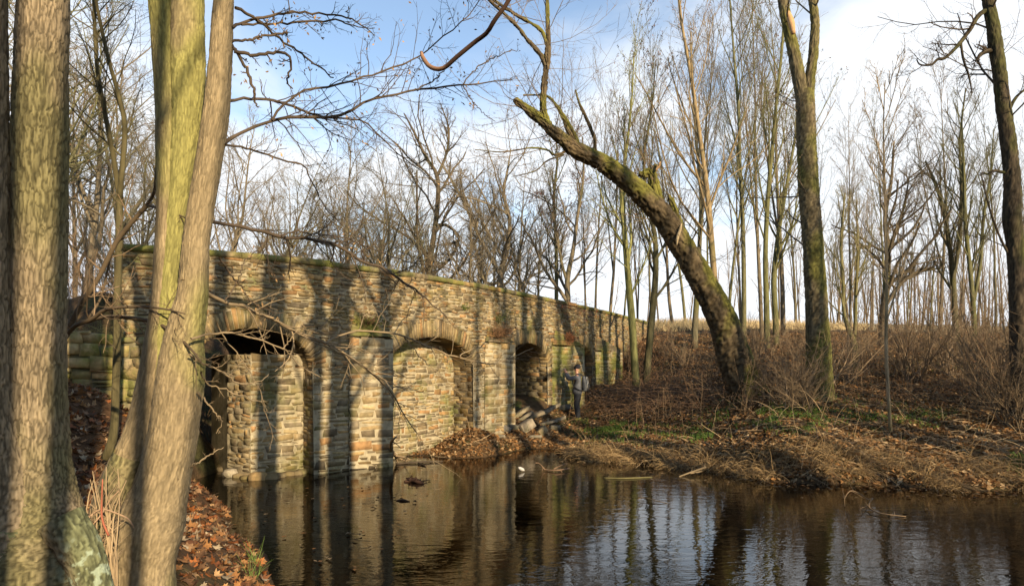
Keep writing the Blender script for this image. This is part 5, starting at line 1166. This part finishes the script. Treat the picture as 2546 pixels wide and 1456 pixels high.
# ------------------------------------------------------------------ stones, driftwood and floating things
def rock(name, label, p, size, rng, yaw=0, tilt=0, roll=0, c=(.22, .19, .145), mat=None, cat='stone', group=None, flat=.75):
    v = unit(rng.normal(0, 1, (46 if flat > .6 else 9, 3)))
    if flat <= .6: v = np.concatenate([np.array([[a, b, c_] for a in (-1, 1) for b in (-1, 1) for c_ in (-1, 1)]) * rng.uniform(.62, 1, (8, 3)), v * .95])
    v = np.sign(v) * np.abs(v) ** flat * np.asarray(size) * .5
    cy, sy_ = math.cos(tilt), math.sin(tilt); v = v @ np.array([[cy, 0, sy_], [0, 1, 0], [-sy_, 0, cy]]).T
    cr, sr = math.cos(roll), math.sin(roll); v = v @ np.array([[1, 0, 0], [0, cr, -sr], [0, sr, cr]]).T
    cz_, sz_ = math.cos(yaw), math.sin(yaw); v = v @ np.array([[cz_, -sz_, 0], [sz_, cz_, 0], [0, 0, 1]]).T
    bmx = bmesh.new()
    for q in v: bmx.verts.new(q)
    bmesh.ops.convex_hull(bmx, input=bmx.verts[:]); bmesh.ops.delete(bmx, geom=[q for q in bmx.verts if not q.link_faces], context='VERTS')
    bmesh.ops.bevel(bmx, geom=bmx.edges[:], offset=.012 * max(size), segments=1, affect='EDGES')
    bmesh.ops.triangulate(bmx, faces=bmx.faces[:])
    bmx.verts.index_update(); mb = MB()
    V = np.array([q.co for q in bmx.verts]); mb.add(V, np.array([[q.index for q in f.verts] for f in bmx.faces]), np.asarray(c) * rng.uniform(.85, 1.15)); bmx.free()
    o = mb.build(name, mat or M_ROCK); o.location = [float(q) for q in p]; return tag(o, label, cat, group, 'thing')
rr_ = np.random.default_rng(33); GSL = 'stone slabs heaped at the foot of the bridge'
for x, y, size, yaw, tilt, lab, c in (
    (1290, 1028, (.95, .3, .16), .4, -.55, 'tilted slab leaning highest at the left of the slab heap', (.26, .215, .14)), (1302, 1036, (.9, .28, .14), .4, -.5, 'tilted slab lying against the highest one in the heap', (.23, .195, .14)),
    (1325, 1034, (1.0, .35, .16), .3, -.35, 'flat pale slab in the middle of the slab heap', (.27, .22, .15)), (1352, 1026, (1.1, .4, .18), .35, -.5, 'broad slanting slab behind the middle of the heap', (.24, .195, .14)),
    (1366, 1018, (1.1, .4, .16), .3, -.45, 'long slanting slab at the back of the heap near the bridge', (.22, .185, .135)), (1400, 1010, (.7, .4, .3), .2, -.15, 'grey block just left of the photographer at hip height', (.2, .18, .14)),
    (1383, 1042, (.85, .26, .16), .35, -.3, 'long slab pointing at the feet of the photographer', (.23, .195, .14)), (1358, 1046, (.9, .35, .12), .2, -.2, 'low dark slab in front of the heap', (.16, .14, .105)),
    (1307, 1062, (.62, .5, .42), .5, -.5, 'large angular pale boulder in front of the heap', (.29, .24, .175)), (1280, 1058, (.5, .35, .2), .1, .1, 'dark stone left behind the angular boulder', (.15, .135, .1)),
    (1258, 1066, (.4, .3, .25), .1, .4, 'grey stone at the corner of the pale buttress', (.21, .185, .15)), (1346, 1071, (.42, .3, .3), .5, -.6, 'upright yellowish stone right of the angular boulder', (.30, .23, .13)),
    (1380, 1056, (.4, .3, .2), 0, .1, 'rounded stone low in front of the pointing slab', (.19, .165, .12)), (1330, 1082, (.5, .3, .12), .1, 0, 'flat stone sunk in the leaves nearest the water', (.22, .19, .14)), (1240, 1078, (.45, .3, .14), .1, 0, 'flat stone at the foot of the second arch right side', (.24, .2, .14))):
    size = tuple(np.array(size) * (.8, .85, .7)); c = tuple(np.array(c) * .78)
    p = ray_ground([x], [y + 9], 15, 28)[0]; p[2] += size[2] * .25 + abs(math.sin(tilt)) * size[0] * .18
    rock('stone_slab', lab, p, size, rr_, yaw, tilt, rr_.normal(0, .15), c, group=GSL, flat=.5)
for x, y, sz, lab, c in ((572, 1176, (.36, .3, .24), 'pale round stone in the water at the pier corner under the first arch', (.33, .28, .2)), (520, 1135, (.75, .5, .4), 'ochre boulder in the stream left under the first arch', (.30, .18, .08)), (482, 1140, (.5, .4, .25), 'dark wet boulder by the left trunk under the first arch', (.10, .085, .06)), (500, 1105, (.8, .5, .25), 'dark flat rock deeper under the first arch', (.10, .085, .06))):
    p = atw(x, y + 8, 0); p[2] = sz[2] * .22; rock('boulder', lab, p, sz, rr_, .3, 0, 0, c, flat=.8)
def wood(name, label, cat, paths, c, twigs=0, z=None, group=None):
    r = empty(name, paths[0][1](paths[0][0][0][0], paths[0][0][0][1]) if False else at(*paths[0][0][0][:2], 15), label, cat, group)
    pts = []
    mb = MB(); rng = np.random.default_rng(len(label))
    for rows, zs_ in paths:
        P = []
        for (x, y, w), zz in zip(rows, zs_):
            q = atw(x, y, zz); P.append([*q, w / 2 * q[1] / F * .75])
        P = np.array(P); one_tube(mb, P[:, :3], P[:, 3], 7, c, 20)
        if twigs: K = kids(path_set(P, 12), twigs, .1, 1, .9, .25, 4, .15, -.03, rng, rmin=.004); add_set(mb, K, 4, c, rng)
    r.location = [float(v) for v in P[0, :3]]
    mb.build('wood', M_TWIG, r, True); return r
wood('driftwood_root', 'forked bleached root leaning at the corner between the first pier and the second arch', 'driftwood', [([(985, 1085, 7), (974, 1095, 9), (972, 1112, 11), (980, 1128, 12), (1000, 1142, 8), (1015, 1150, 4)], [.75, .65, .45, .22, .06, .02]), ([(978, 1126, 8), (985, 1140, 6), (990, 1152, 4)], [.25, .08, .0]), ([(984, 1132, 7), (1004, 1136, 5), (1022, 1142, 3)], [.2, .12, .05]), ([(976, 1124, 7), (972, 1142, 6), (976, 1152, 4)], [.25, .08, .02])], (.24, .17, .10), 4)
wood('driftwood_root', 'small knotty root lump stuck at the water line of the first pier', 'driftwood', [([(833, 1136, 10), (836, 1146, 20), (830, 1157, 14), (824, 1164, 6)], [.28, .18, .06, .0]), ([(838, 1150, 12), (846, 1160, 8), (848, 1166, 4)], [.14, .04, .0])], (.27, .185, .11), 3)
wood('floating_log', 'dark log lying in the shallows right of the driftwood root', 'driftwood', [([(985, 1152, 6), (1040, 1148, 7), (1100, 1146, 5)], [.02, .03, .02]), ([(1040, 1150, 6), (1058, 1158, 5)], [.03, .01])], (.06, .045, .03), 5)
wood('floating_debris', 'dark clump of leaves and twigs on the water below the second arch', 'debris', [([(1004, 1196, 6), (1022, 1193, 14), (1040, 1197, 13), (1054, 1202, 4)], [.01, .03, .03, .0]), ([(1010, 1188, 5), (1030, 1190, 9), (1046, 1194, 5)], [.02, .06, .02]), ([(1040, 1196, 3), (1070, 1192, 2)], [.03, .02])], (.055, .03, .02), 14)
wood('floating_debris', 'faint dark debris drifting in the middle of the stream', 'debris', [([(985, 1244, 5), (1000, 1242, 9), (1018, 1246, 4)], [.0, .015, .0])], (.06, .035, .02), 6)
wood('fallen_branch', 'forked pale branch with leaves lying in the shallows by the white scrap', 'branch', [([(1331, 1150, 3), (1338, 1150, 3), (1347, 1158, 4), (1354, 1166, 5), (1385, 1168, 6), (1416, 1163, 4)], [.22, .2, .1, .03, .04, .05]), ([(1376, 1165, 5), (1395, 1156, 4), (1410, 1151, 3)], [.05, .12, .15])], (.18, .115, .07), 5)
wood('fallen_branch', 'straight mossy stick floating below the two slender trunks', 'branch', [([(1500, 1187, 4), (1540, 1188, 5), (1580, 1187, 5), (1621, 1185, 4)], [.01, .015, .015, .01])], (.13, .115, .05), 0)
wood('fallen_branch', 'pale broken branch sloping from the bank into the water', 'branch', [([(1687, 1184, 4), (1720, 1172, 6), (1755, 1160, 7)], [.0, .09, .2]), ([(1715, 1176, 4), (1745, 1170, 5), (1752, 1163, 3)], [.06, .1, .17])], (.20, .15, .09), 2)
wood('fallen_branch', 'thin dark twig in the open water under the slender trunks', 'branch', [([(1584, 1240, 2.5), (1600, 1236, 2.5), (1640, 1246, 3), (1660, 1250, 2)], [.03, .05, .02, .0]), ([(1598, 1237, 2), (1592, 1230, 1.5)], [.05, .1])], (.10, .075, .05), 3)
wood('fallen_branch', 'curling pale branch rising from the water at the right', 'branch', [([(2099, 1258, 2.5), (2100, 1236, 2.5), (2114, 1219, 2.5), (2140, 1228, 2.5), (2157, 1240, 2.5), (2170, 1237, 2)], [.0, .16, .26, .18, .08, .1]), ([(2170, 1238, 3), (2160, 1250, 3), (2165, 1264, 3.5), (2185, 1274, 3.5), (2219, 1279, 3), (2252, 1283, 2)], [.12, .08, .05, .03, .03, .01])], (.20, .14, .085), 5)
p = atw(1296, 1172, 0); p[2] = .06
rock('white_scrap', 'small crumpled white scrap lying in the shallow water', p, (.17, .08, .08), rr_, .2, .5, 0, (.62, .6, .58), flat_mat('white_plastic', (.42, .40, .37), .6), 'litter', flat=1.)
p = atw(1243, 1110, 0); rock('white_scrap', 'tiny white fleck at the shore under the second arch', p + [0, 0, .03], (.1, .07, .07), rr_, 0, 0, 0, (.6, .6, .6), flat_mat('white_plastic', (.6, .58, .56), .5), 'litter', flat=1.)

mb = MB(); n = 700                                                # leaves and scum afloat near the banks
x = rg.uniform(980, 2700, n); ys = np.interp(x, [q[0] for q in SHORE_FAR], [q[1] for q in SHORE_FAR]); P = np.array([atw(a, b, 0.) for a, b in zip(x, ys)])
P[:, 1] -= rg.exponential(.45, n) + .05; P[:, 2] = .006
P2 = np.stack([rg.uniform(-5.5, -1.5, 160), rg.uniform(4.5, 12.5, 160), np.full(160, .006)], -1)
P = np.concatenate([P, P2]); P = P[ground(P[:, 0], P[:, 1]) < -.01]
leaf_quads(mb, P, .042, rg, LP * .6, .06, .004)
o = mb.build('floating_leaves', M_LEAF); tag(o, 'brown leaves afloat along the edges of the stream', 'leaves', kind='stuff')

# ------------------------------------------------------------------ the person photographing the bridge
pf = at(1436, 1040, 22.0); pz = float(ground(pf[0], pf[1])); 
FW = unit(np.array([-1.0, .28, 0])); LT = np.array([FW[1], -FW[0], 0]) * 1.0      # facing left; LT points to the figure's right... made positive to its left below
LT = np.cross([0, 0, 1], FW)                                                        # the figure's left (towards the camera)
def pp(f, l, z): return np.array([pf[0], pf[1], pz]) + FW * f + LT * l + np.array([0, 0, z])
person = empty('person', (pf[0], pf[1], pz), 'person in grey jacket, dark trousers and dark knit cap raising a camera towards the bridge', 'person')
def skin_obj(name, verts, edges, mat, parent, sub=2, roots=(0,)):
    me = bpy.data.meshes.new(name); me.from_pydata([tuple(v[0]) for v in verts], edges, []); me.update()
    o = bpy.data.objects.new(name, me); col.objects.link(o)
    md = o.modifiers.new('skin', 'SKIN'); md.use_smooth_shade = True; md.branch_smoothing = .6
    lay = me.skin_vertices[0].data if me.skin_vertices else None
    if lay is None:
        bmx = bmesh.new(); bmx.from_mesh(me); bmx.verts.layers.skin.verify(); bmx.to_mesh(me); bmx.free(); lay = me.skin_vertices[0].data
    for i, v in enumerate(verts): lay[i].radius = v[1] if isinstance(v[1], tuple) else (v[1], v[1]); lay[i].use_root = i in roots
    sb = o.modifiers.new('sub', 'SUBSURF'); sb.levels = sb.render_levels = sub
    dg = bpy.context.evaluated_depsgraph_get(); dg.update()
    m2 = bpy.data.meshes.new_from_object(o.evaluated_get(dg)); m2.materials.clear(); m2.materials.append(mat)
    o.modifiers.clear(); o.data = m2; m2.name = name
    for p_ in m2.polygons: p_.use_smooth = True
    o.parent = parent; o.matrix_parent_inverse = parent.matrix_basis.inverted(); return o
M_SKIN = flat_mat('skin', (.50, .27, .18), .55, 30, .1); M_JKT = flat_mat('grey_jacket', (.085, .09, .105), .85, 9, .35)
M_TRS = flat_mat('dark_trousers', (.012, .014, .02), .8, 14, .3); M_CAP = flat_mat('knit_cap', (.012, .012, .018), .95, 60, .3)
M_BAG = flat_mat('grey_backpack', (.06, .065, .075), .7, 20, .3); M_BLK = flat_mat('black_fabric', (.012, .012, .014), .7, 20, .3); M_SHOE = flat_mat('olive_boots', (.22, .20, .04), .7, 20, .3)
# whole body, head with face, both hands raised to the camera
V = []; E = []
def add(p, r, j=None):
    V.append((p, r)); 
    if j is not None: E.append((j, len(V) - 1))
    return len(V) - 1
pel = add(pp(0, 0, .93), (.15, .11)); ch = add(pp(.0, 0, 1.25), (.17, .12), pel); nk0 = add(pp(.0, 0, 1.46), (.08, .07), ch); nk = add(pp(.02, 0, 1.54), .055, nk0)
jaw = add(pp(.05, 0, 1.60), (.058, .062), nk); hd = add(pp(.035, 0, 1.68), (.074, .09), jaw); tp = add(pp(.02, 0, 1.755), (.06, .07), hd)
for sgn in (1, -1):
    sh = add(pp(-.01, .17 * sgn, 1.42), .06, nk0); el = add(pp(.27, .20 * sgn, 1.34), .045, sh); wr = add(pp(.40, .075 * sgn, 1.57), .03, el); hn = add(pp(.42, .055 * sgn, 1.63), (.026, .04), wr)
    hp = add(pp(0, .09 * sgn, .88), .09, pel); kn = add(pp(.03, .10 * sgn, .48), .06, hp); an = add(pp(-.01, .10 * sgn, .09), .04, kn); add(pp(.14, .11 * sgn, .05), .035, an)
    for q, (df, dz, ln) in enumerate(((.012, .055, .85), (.02, .035, 1.0), (.024, .012, .95), (.02, -.01, .8))):
        a = add(pp(.42 + df * 1.3, .04 * sgn, 1.635 + dz * .7), .0095, hn); b = add(pp(.42 + df * 1.9 + .014 * ln, .018 * sgn, 1.64 + dz), .0085, a); add(pp(.42 + df * 1.6 + .018, -.008 * sgn, 1.64 + dz), .007, b)
    a = add(pp(.40, .035 * sgn, 1.655), .011, hn); add(pp(.395, .018 * sgn, 1.675), .009, a)
body = skin_obj('body', V, E, M_SKIN, person)
# face features
mb = MB()
def blob(mb, c, r, cl, nseg=10):
    th = np.linspace(0, np.pi, 7); ph = np.linspace(0, 2 * np.pi, nseg, endpoint=False)
    P = np.stack([np.sin(th)[:, None] * np.cos(ph) * r[0], np.sin(th)[:, None] * np.sin(ph) * r[1], np.cos(th)[:, None] * np.ones(nseg) * r[2]], -1)
    W = np.asarray(c) + P[..., :1] * FW + P[..., 1:2] * LT + P[..., 2:] * np.array([0, 0, 1.]); i = np.arange(7 * nseg).reshape(7, nseg); j = np.roll(i, -1, 1)
    mb.add(W.reshape(-1, 3), np.stack([i[:-1], i[1:], j[1:], j[:-1]], -1).reshape(-1, 4), cl)
blob(mb, pp(.128, 0, 1.655), (.022, .014, .026), (.50, .27, .18)); 
mb.build('nose', M_SKIN, person, True)
for sgn in (1, -1):
    mb = MB(); blob(mb, pp(.035, .082 * sgn, 1.655), (.02, .012, .032), (.5, .25, .17)); mb.build('ear', M_SKIN, person, True)
    mb = MB(); blob(mb, pp(.113, .032 * sgn, 1.685), (.008, .013, .008), (.03, .02, .02)); mb.build('eye', M_BLK, person, True)
mb = MB(); blob(mb, pp(.112, 0, 1.612), (.008, .024, .006), (.3, .12, .1)); mb.build('mouth', flat_mat('lips', (.35, .13, .10)), person, True)
def loft(mb, rings, c, S=20):
    """rings: f, l, z, half depth, half width"""
    a = np.arange(S) * 2 * np.pi / S; R = resample(np.array(rings, float), 22)
    P = np.stack([np.array([pp(r[0] + r[3] * math.cos(t), r[1] + r[4] * math.sin(t), r[2]) for t in a]) for r in R])
    P += .006 * (fbm(P * 14, 2, 6)[..., None] - .5) * 2
    i = np.arange(22 * S).reshape(22, S); j = np.roll(i, -1, 1)
    mb.add(P.reshape(-1, 3), [np.stack([i[:-1], j[:-1], j[1:], i[1:]], -1).reshape(-1, 4), np.array([[i[0][0], i[0][k + 1], i[0][k]] for k in range(1, S - 1)]), np.array([[i[-1][0], i[-1][k], i[-1][k + 1]] for k in range(1, S - 1)])], c)
V = []; E = []
a0 = add(pp(.02, 0, .80), (.20, .215)); a1 = add(pp(.02, 0, .98), (.18, .19), a0); a2 = add(pp(.0, 0, 1.2), (.165, .19), a1); a3 = add(pp(-.01, 0, 1.38), (.13, .17), a2); a4 = add(pp(.0, 0, 1.49), (.085, .09), a3); add(pp(.01, 0, 1.54), (.07, .075), a4)
for sgn in (1, -1):
    s1_ = add(pp(-.01, .19 * sgn, 1.40), .088, a3); s2_ = add(pp(.13, .22 * sgn, 1.37), .078, s1_); s3 = add(pp(.28, .20 * sgn, 1.345), .07, s2_); s4 = add(pp(.34, .14 * sgn, 1.45), .06, s3); add(pp(.385, .09 * sgn, 1.545), .048, s4)
jk = skin_obj('jacket', V, E, M_JKT, person)
for sgn in (1, -1):
    mb = MB(); loft(mb, [(.0, .085 * sgn, .86, .115, .095), (.02, .095 * sgn, .66, .098, .085), (.035, .10 * sgn, .48, .082, .075), (.01, .10 * sgn, .28, .075, .07), (.0, .10 * sgn, .07, .08, .072)], (.1, .1, .1)); mb.build('trouser_leg', M_TRS, person, True)
    mb = MB(); loft(mb, [(.05, .105 * sgn, .0, .13, .05), (.05, .105 * sgn, .035, .135, .052), (.035, .105 * sgn, .07, .11, .05), (.0, .105 * sgn, .11, .06, .048)], (.1, .1, .1)); mb.build('boot', M_SHOE, person, True)
mb = MB(); loft(mb, [(.028, 0, 1.685, .106, .088), (.022, 0, 1.71, .112, .094), (.01, 0, 1.755, .108, .092), (.0, 0, 1.80, .085, .075), (-.01, 0, 1.828, .035, .03)], (.1, .1, .1)); mb.build('knit_cap', M_CAP, person, True)
bag = empty('backpack', pp(-.22, 0, 1.15), 'grey and black backpack worn on the back of the person by the bridge', 'backpack')
mb = MB(); loft(mb, [(-.215, 0, .94, .07, .12), (-.245, 0, .98, .10, .145), (-.25, 0, 1.15, .11, .15), (-.225, 0, 1.32, .085, .14), (-.20, 0, 1.42, .05, .10), (-.195, 0, 1.44, .02, .05)], (.1, .1, .1)); mb.build('main_pack', M_BAG, bag, True)
mb = MB(); loft(mb, [(-.33, 0, .97, .03, .10), (-.345, 0, 1.03, .045, .115), (-.345, 0, 1.14, .045, .115), (-.325, 0, 1.2, .02, .10)], (.1, .1, .1)); mb.build('front_pocket', M_BLK, bag, True)
for sgn in (1, -1):
    mb = MB(); one_tube(mb, [pp(-.16, .12 * sgn, 1.44), pp(-.06, .145 * sgn, 1.505), pp(.06, .15 * sgn, 1.46), pp(.145, .15 * sgn, 1.30), pp(.10, .19 * sgn, 1.12), pp(-.06, .20 * sgn, 1.0), pp(-.18, .14 * sgn, .98)], [.018] * 7, 8, (.1, .1, .1), 30); mb.build('shoulder_strap', M_BLK, bag, True)
    mb = MB(); one_tube(mb, [pp(-.30, .10 * sgn, 1.42), pp(-.335, .125 * sgn, 1.25), pp(-.33, .13 * sgn, 1.05)], [.008] * 3, 6, (.1, .1, .1), 12); mb.build('piping', flat_mat('pale_piping', (.4, .4, .38)), bag, True)
cam_o = empty('compact_camera', pp(.455, 0, 1.665), 'small silver compact camera held up in front of the face', 'camera')
def boxmesh(name, c, h, mat, parent):
    bmx = bmesh.new(); bmesh.ops.create_cube(bmx, size=1)
    bmesh.ops.bevel(bmx, geom=bmx.edges[:], offset=.12, segments=2, affect='EDGES'); bmx.verts.index_update()
    mb = MB(); V_ = np.array([q.co for q in bmx.verts]) * 2
    W = np.asarray(c) + V_[:, :1] * h[0] * FW + V_[:, 1:2] * h[1] * LT + V_[:, 2:] * h[2] * np.array([0, 0, 1.])
    bmesh.ops.triangulate(bmx, faces=bmx.faces[:]); mb.add(W, np.array([[q.index for q in f.verts] for f in bmx.faces]), (.5, .5, .5)); bmx.free()
    return mb.build(name, mat, parent)
boxmesh('camera_body', pp(.455, 0, 1.665), (.013, .05, .03), flat_mat('silver', (.6, .6, .62), .35, 40, .05, .6), cam_o)
mb = MB(); one_tube(mb, [pp(.465, 0, 1.665), pp(.49, 0, 1.665)], [.02, .018], 14, (.1, .1, .1)); mb.build('lens', M_BLK, cam_o)
mb = MB(); blob(mb, pp(.455, .03, 1.698), (.008, .01, .006), (.2, .2, .2)); mb.build('shutter_button', M_BLK, cam_o, True)

# ------------------------------------------------------------------ light, sky, camera
SUN_EL, SUN_AZ = math.radians(19), math.radians(30)      # sun behind the camera, 30 degrees to its right
sx, sy, sz = math.cos(SUN_EL) * math.sin(SUN_AZ), -math.cos(SUN_EL) * math.cos(SUN_AZ), math.sin(SUN_EL)
ld = bpy.data.lights.new('sun', 'SUN'); ld.energy = 5.0; ld.angle = math.radians(.42); ld.color = (1, .80, .52)
lo_ = bpy.data.objects.new('sun', ld); col.objects.link(lo_)
lo_.rotation_euler = Vector((sx, sy, sz)).to_track_quat('Z', 'Y').to_euler()

w = bpy.data.worlds.new('World'); scene.world = w; w.use_nodes = True
nt = w.node_tree; N = nt.nodes; L = nt.links; bg = N['Background']
sky = N.new('ShaderNodeTexSky'); sky.sky_type = 'NISHITA'; sky.sun_disc = False
sky.sun_elevation = SUN_EL; sky.sun_rotation = math.pi - SUN_AZ; sky.air_density = 1.0; sky.dust_density = .3; sky.ozone_density = 1.1
tc = N.new('ShaderNodeTexCoord'); sp = N.new('ShaderNodeSeparateXYZ'); L.new(tc.outputs['Generated'], sp.inputs[0])
def math_(op, a, b=None, clamp=False):
    n = N.new('ShaderNodeMath'); n.operation = op; n.use_clamp = clamp
    for k, v in ((0, a), (1, b)):
        if v is None: continue
        if isinstance(v, (int, float)): n.inputs[k].default_value = v
        else: L.new(v, n.inputs[k])
    return n.outputs[0]
zc = math_('MAXIMUM', sp.outputs['Z'], 0.0)
dv = math_('ADD', zc, .22)
cx = N.new('ShaderNodeCombineXYZ'); L.new(math_('DIVIDE', sp.outputs['X'], dv), cx.inputs[0]); L.new(math_('DIVIDE', sp.outputs['Y'], dv), cx.inputs[1])
cn = N.new('ShaderNodeTexNoise'); cn.inputs['Scale'].default_value = 1.7; cn.inputs['Detail'].default_value = 7; cn.inputs['Roughness'].default_value = .55; cn.inputs['Distortion'].default_value = .35
mpw = N.new('ShaderNodeMapping'); mpw.inputs['Location'].default_value = (3.1, 1.4, 0); L.new(cx.outputs[0], mpw.inputs[0]); L.new(mpw.outputs[0], cn.inputs['Vector'])
# more cloud low down and towards the right
lowc = math_('MULTIPLY', math_('SUBTRACT', .46, zc), .8)
rightc = math_('MULTIPLY', math_('MAXIMUM', math_('SUBTRACT', sp.outputs['X'], .12), 0.0), .55)
leftc = math_('MULTIPLY', math_('MAXIMUM', math_('SUBTRACT', -.25, sp.outputs['X']) if False else math_('SUBTRACT', math_('MULTIPLY', sp.outputs['X'], -1.0), .2), 0.0), .5)
backc = math_('MULTIPLY', math_('MAXIMUM', math_('SUBTRACT', .25, sp.outputs['Y']), 0.0), -1.6)
cov = math_('ADD', math_('ADD', math_('ADD', cn.outputs['Fac'], lowc), math_('ADD', rightc, leftc)), backc)
mr = N.new('ShaderNodeMapRange'); mr.interpolation_type = 'SMOOTHSTEP'; mr.inputs['From Min'].default_value = .47; mr.inputs['From Max'].default_value = .80; mr.inputs['To Min'].default_value = .05
L.new(cov, mr.inputs['Value'])
mx = N.new('ShaderNodeMix'); mx.data_type = 'RGBA'
front = math_('MULTIPLY', math_('ADD', sp.outputs['Y'], .15), 2.5, True)
L.new(math_('MULTIPLY', mr.outputs[0], front), mx.inputs['Factor']); L.new(sky.outputs[0], mx.inputs['A']); mx.inputs['B'].default_value = (4.6, 4.8, 5.05, 1)
L.new(mx.outputs['Result'], bg.inputs['Color']); bg.inputs['Strength'].default_value = .135

cd = bpy.data.cameras.new('camera'); cam = bpy.data.objects.new('camera', cd); col.objects.link(cam); scene.camera = cam
cam.location = (0, 0, HC); cam.rotation_euler = (math.pi / 2, 0, 0)
cd.sensor_fit = 'HORIZONTAL'; cd.sensor_width = 36; cd.lens = 36 * F / 2545; cd.shift_y = (HY - 728) / 2545
cd.clip_start = .05; cd.clip_end = 2000
vs = scene.view_settings; scene.display_settings.display_device = 'sRGB'
vs.view_transform = 'Standard'; vs.look = 'None'; vs.exposure = 0.80; vs.gamma = 1; vs.use_curve_mapping = False
scene.cycles.use_denoising = True
scene.cycles.max_bounces = 6; scene.cycles.diffuse_bounces = 3; scene.cycles.glossy_bounces = 3; scene.cycles.transmission_bounces = 3
scene.cycles.caustics_reflective = False; scene.cycles.caustics_refractive = False
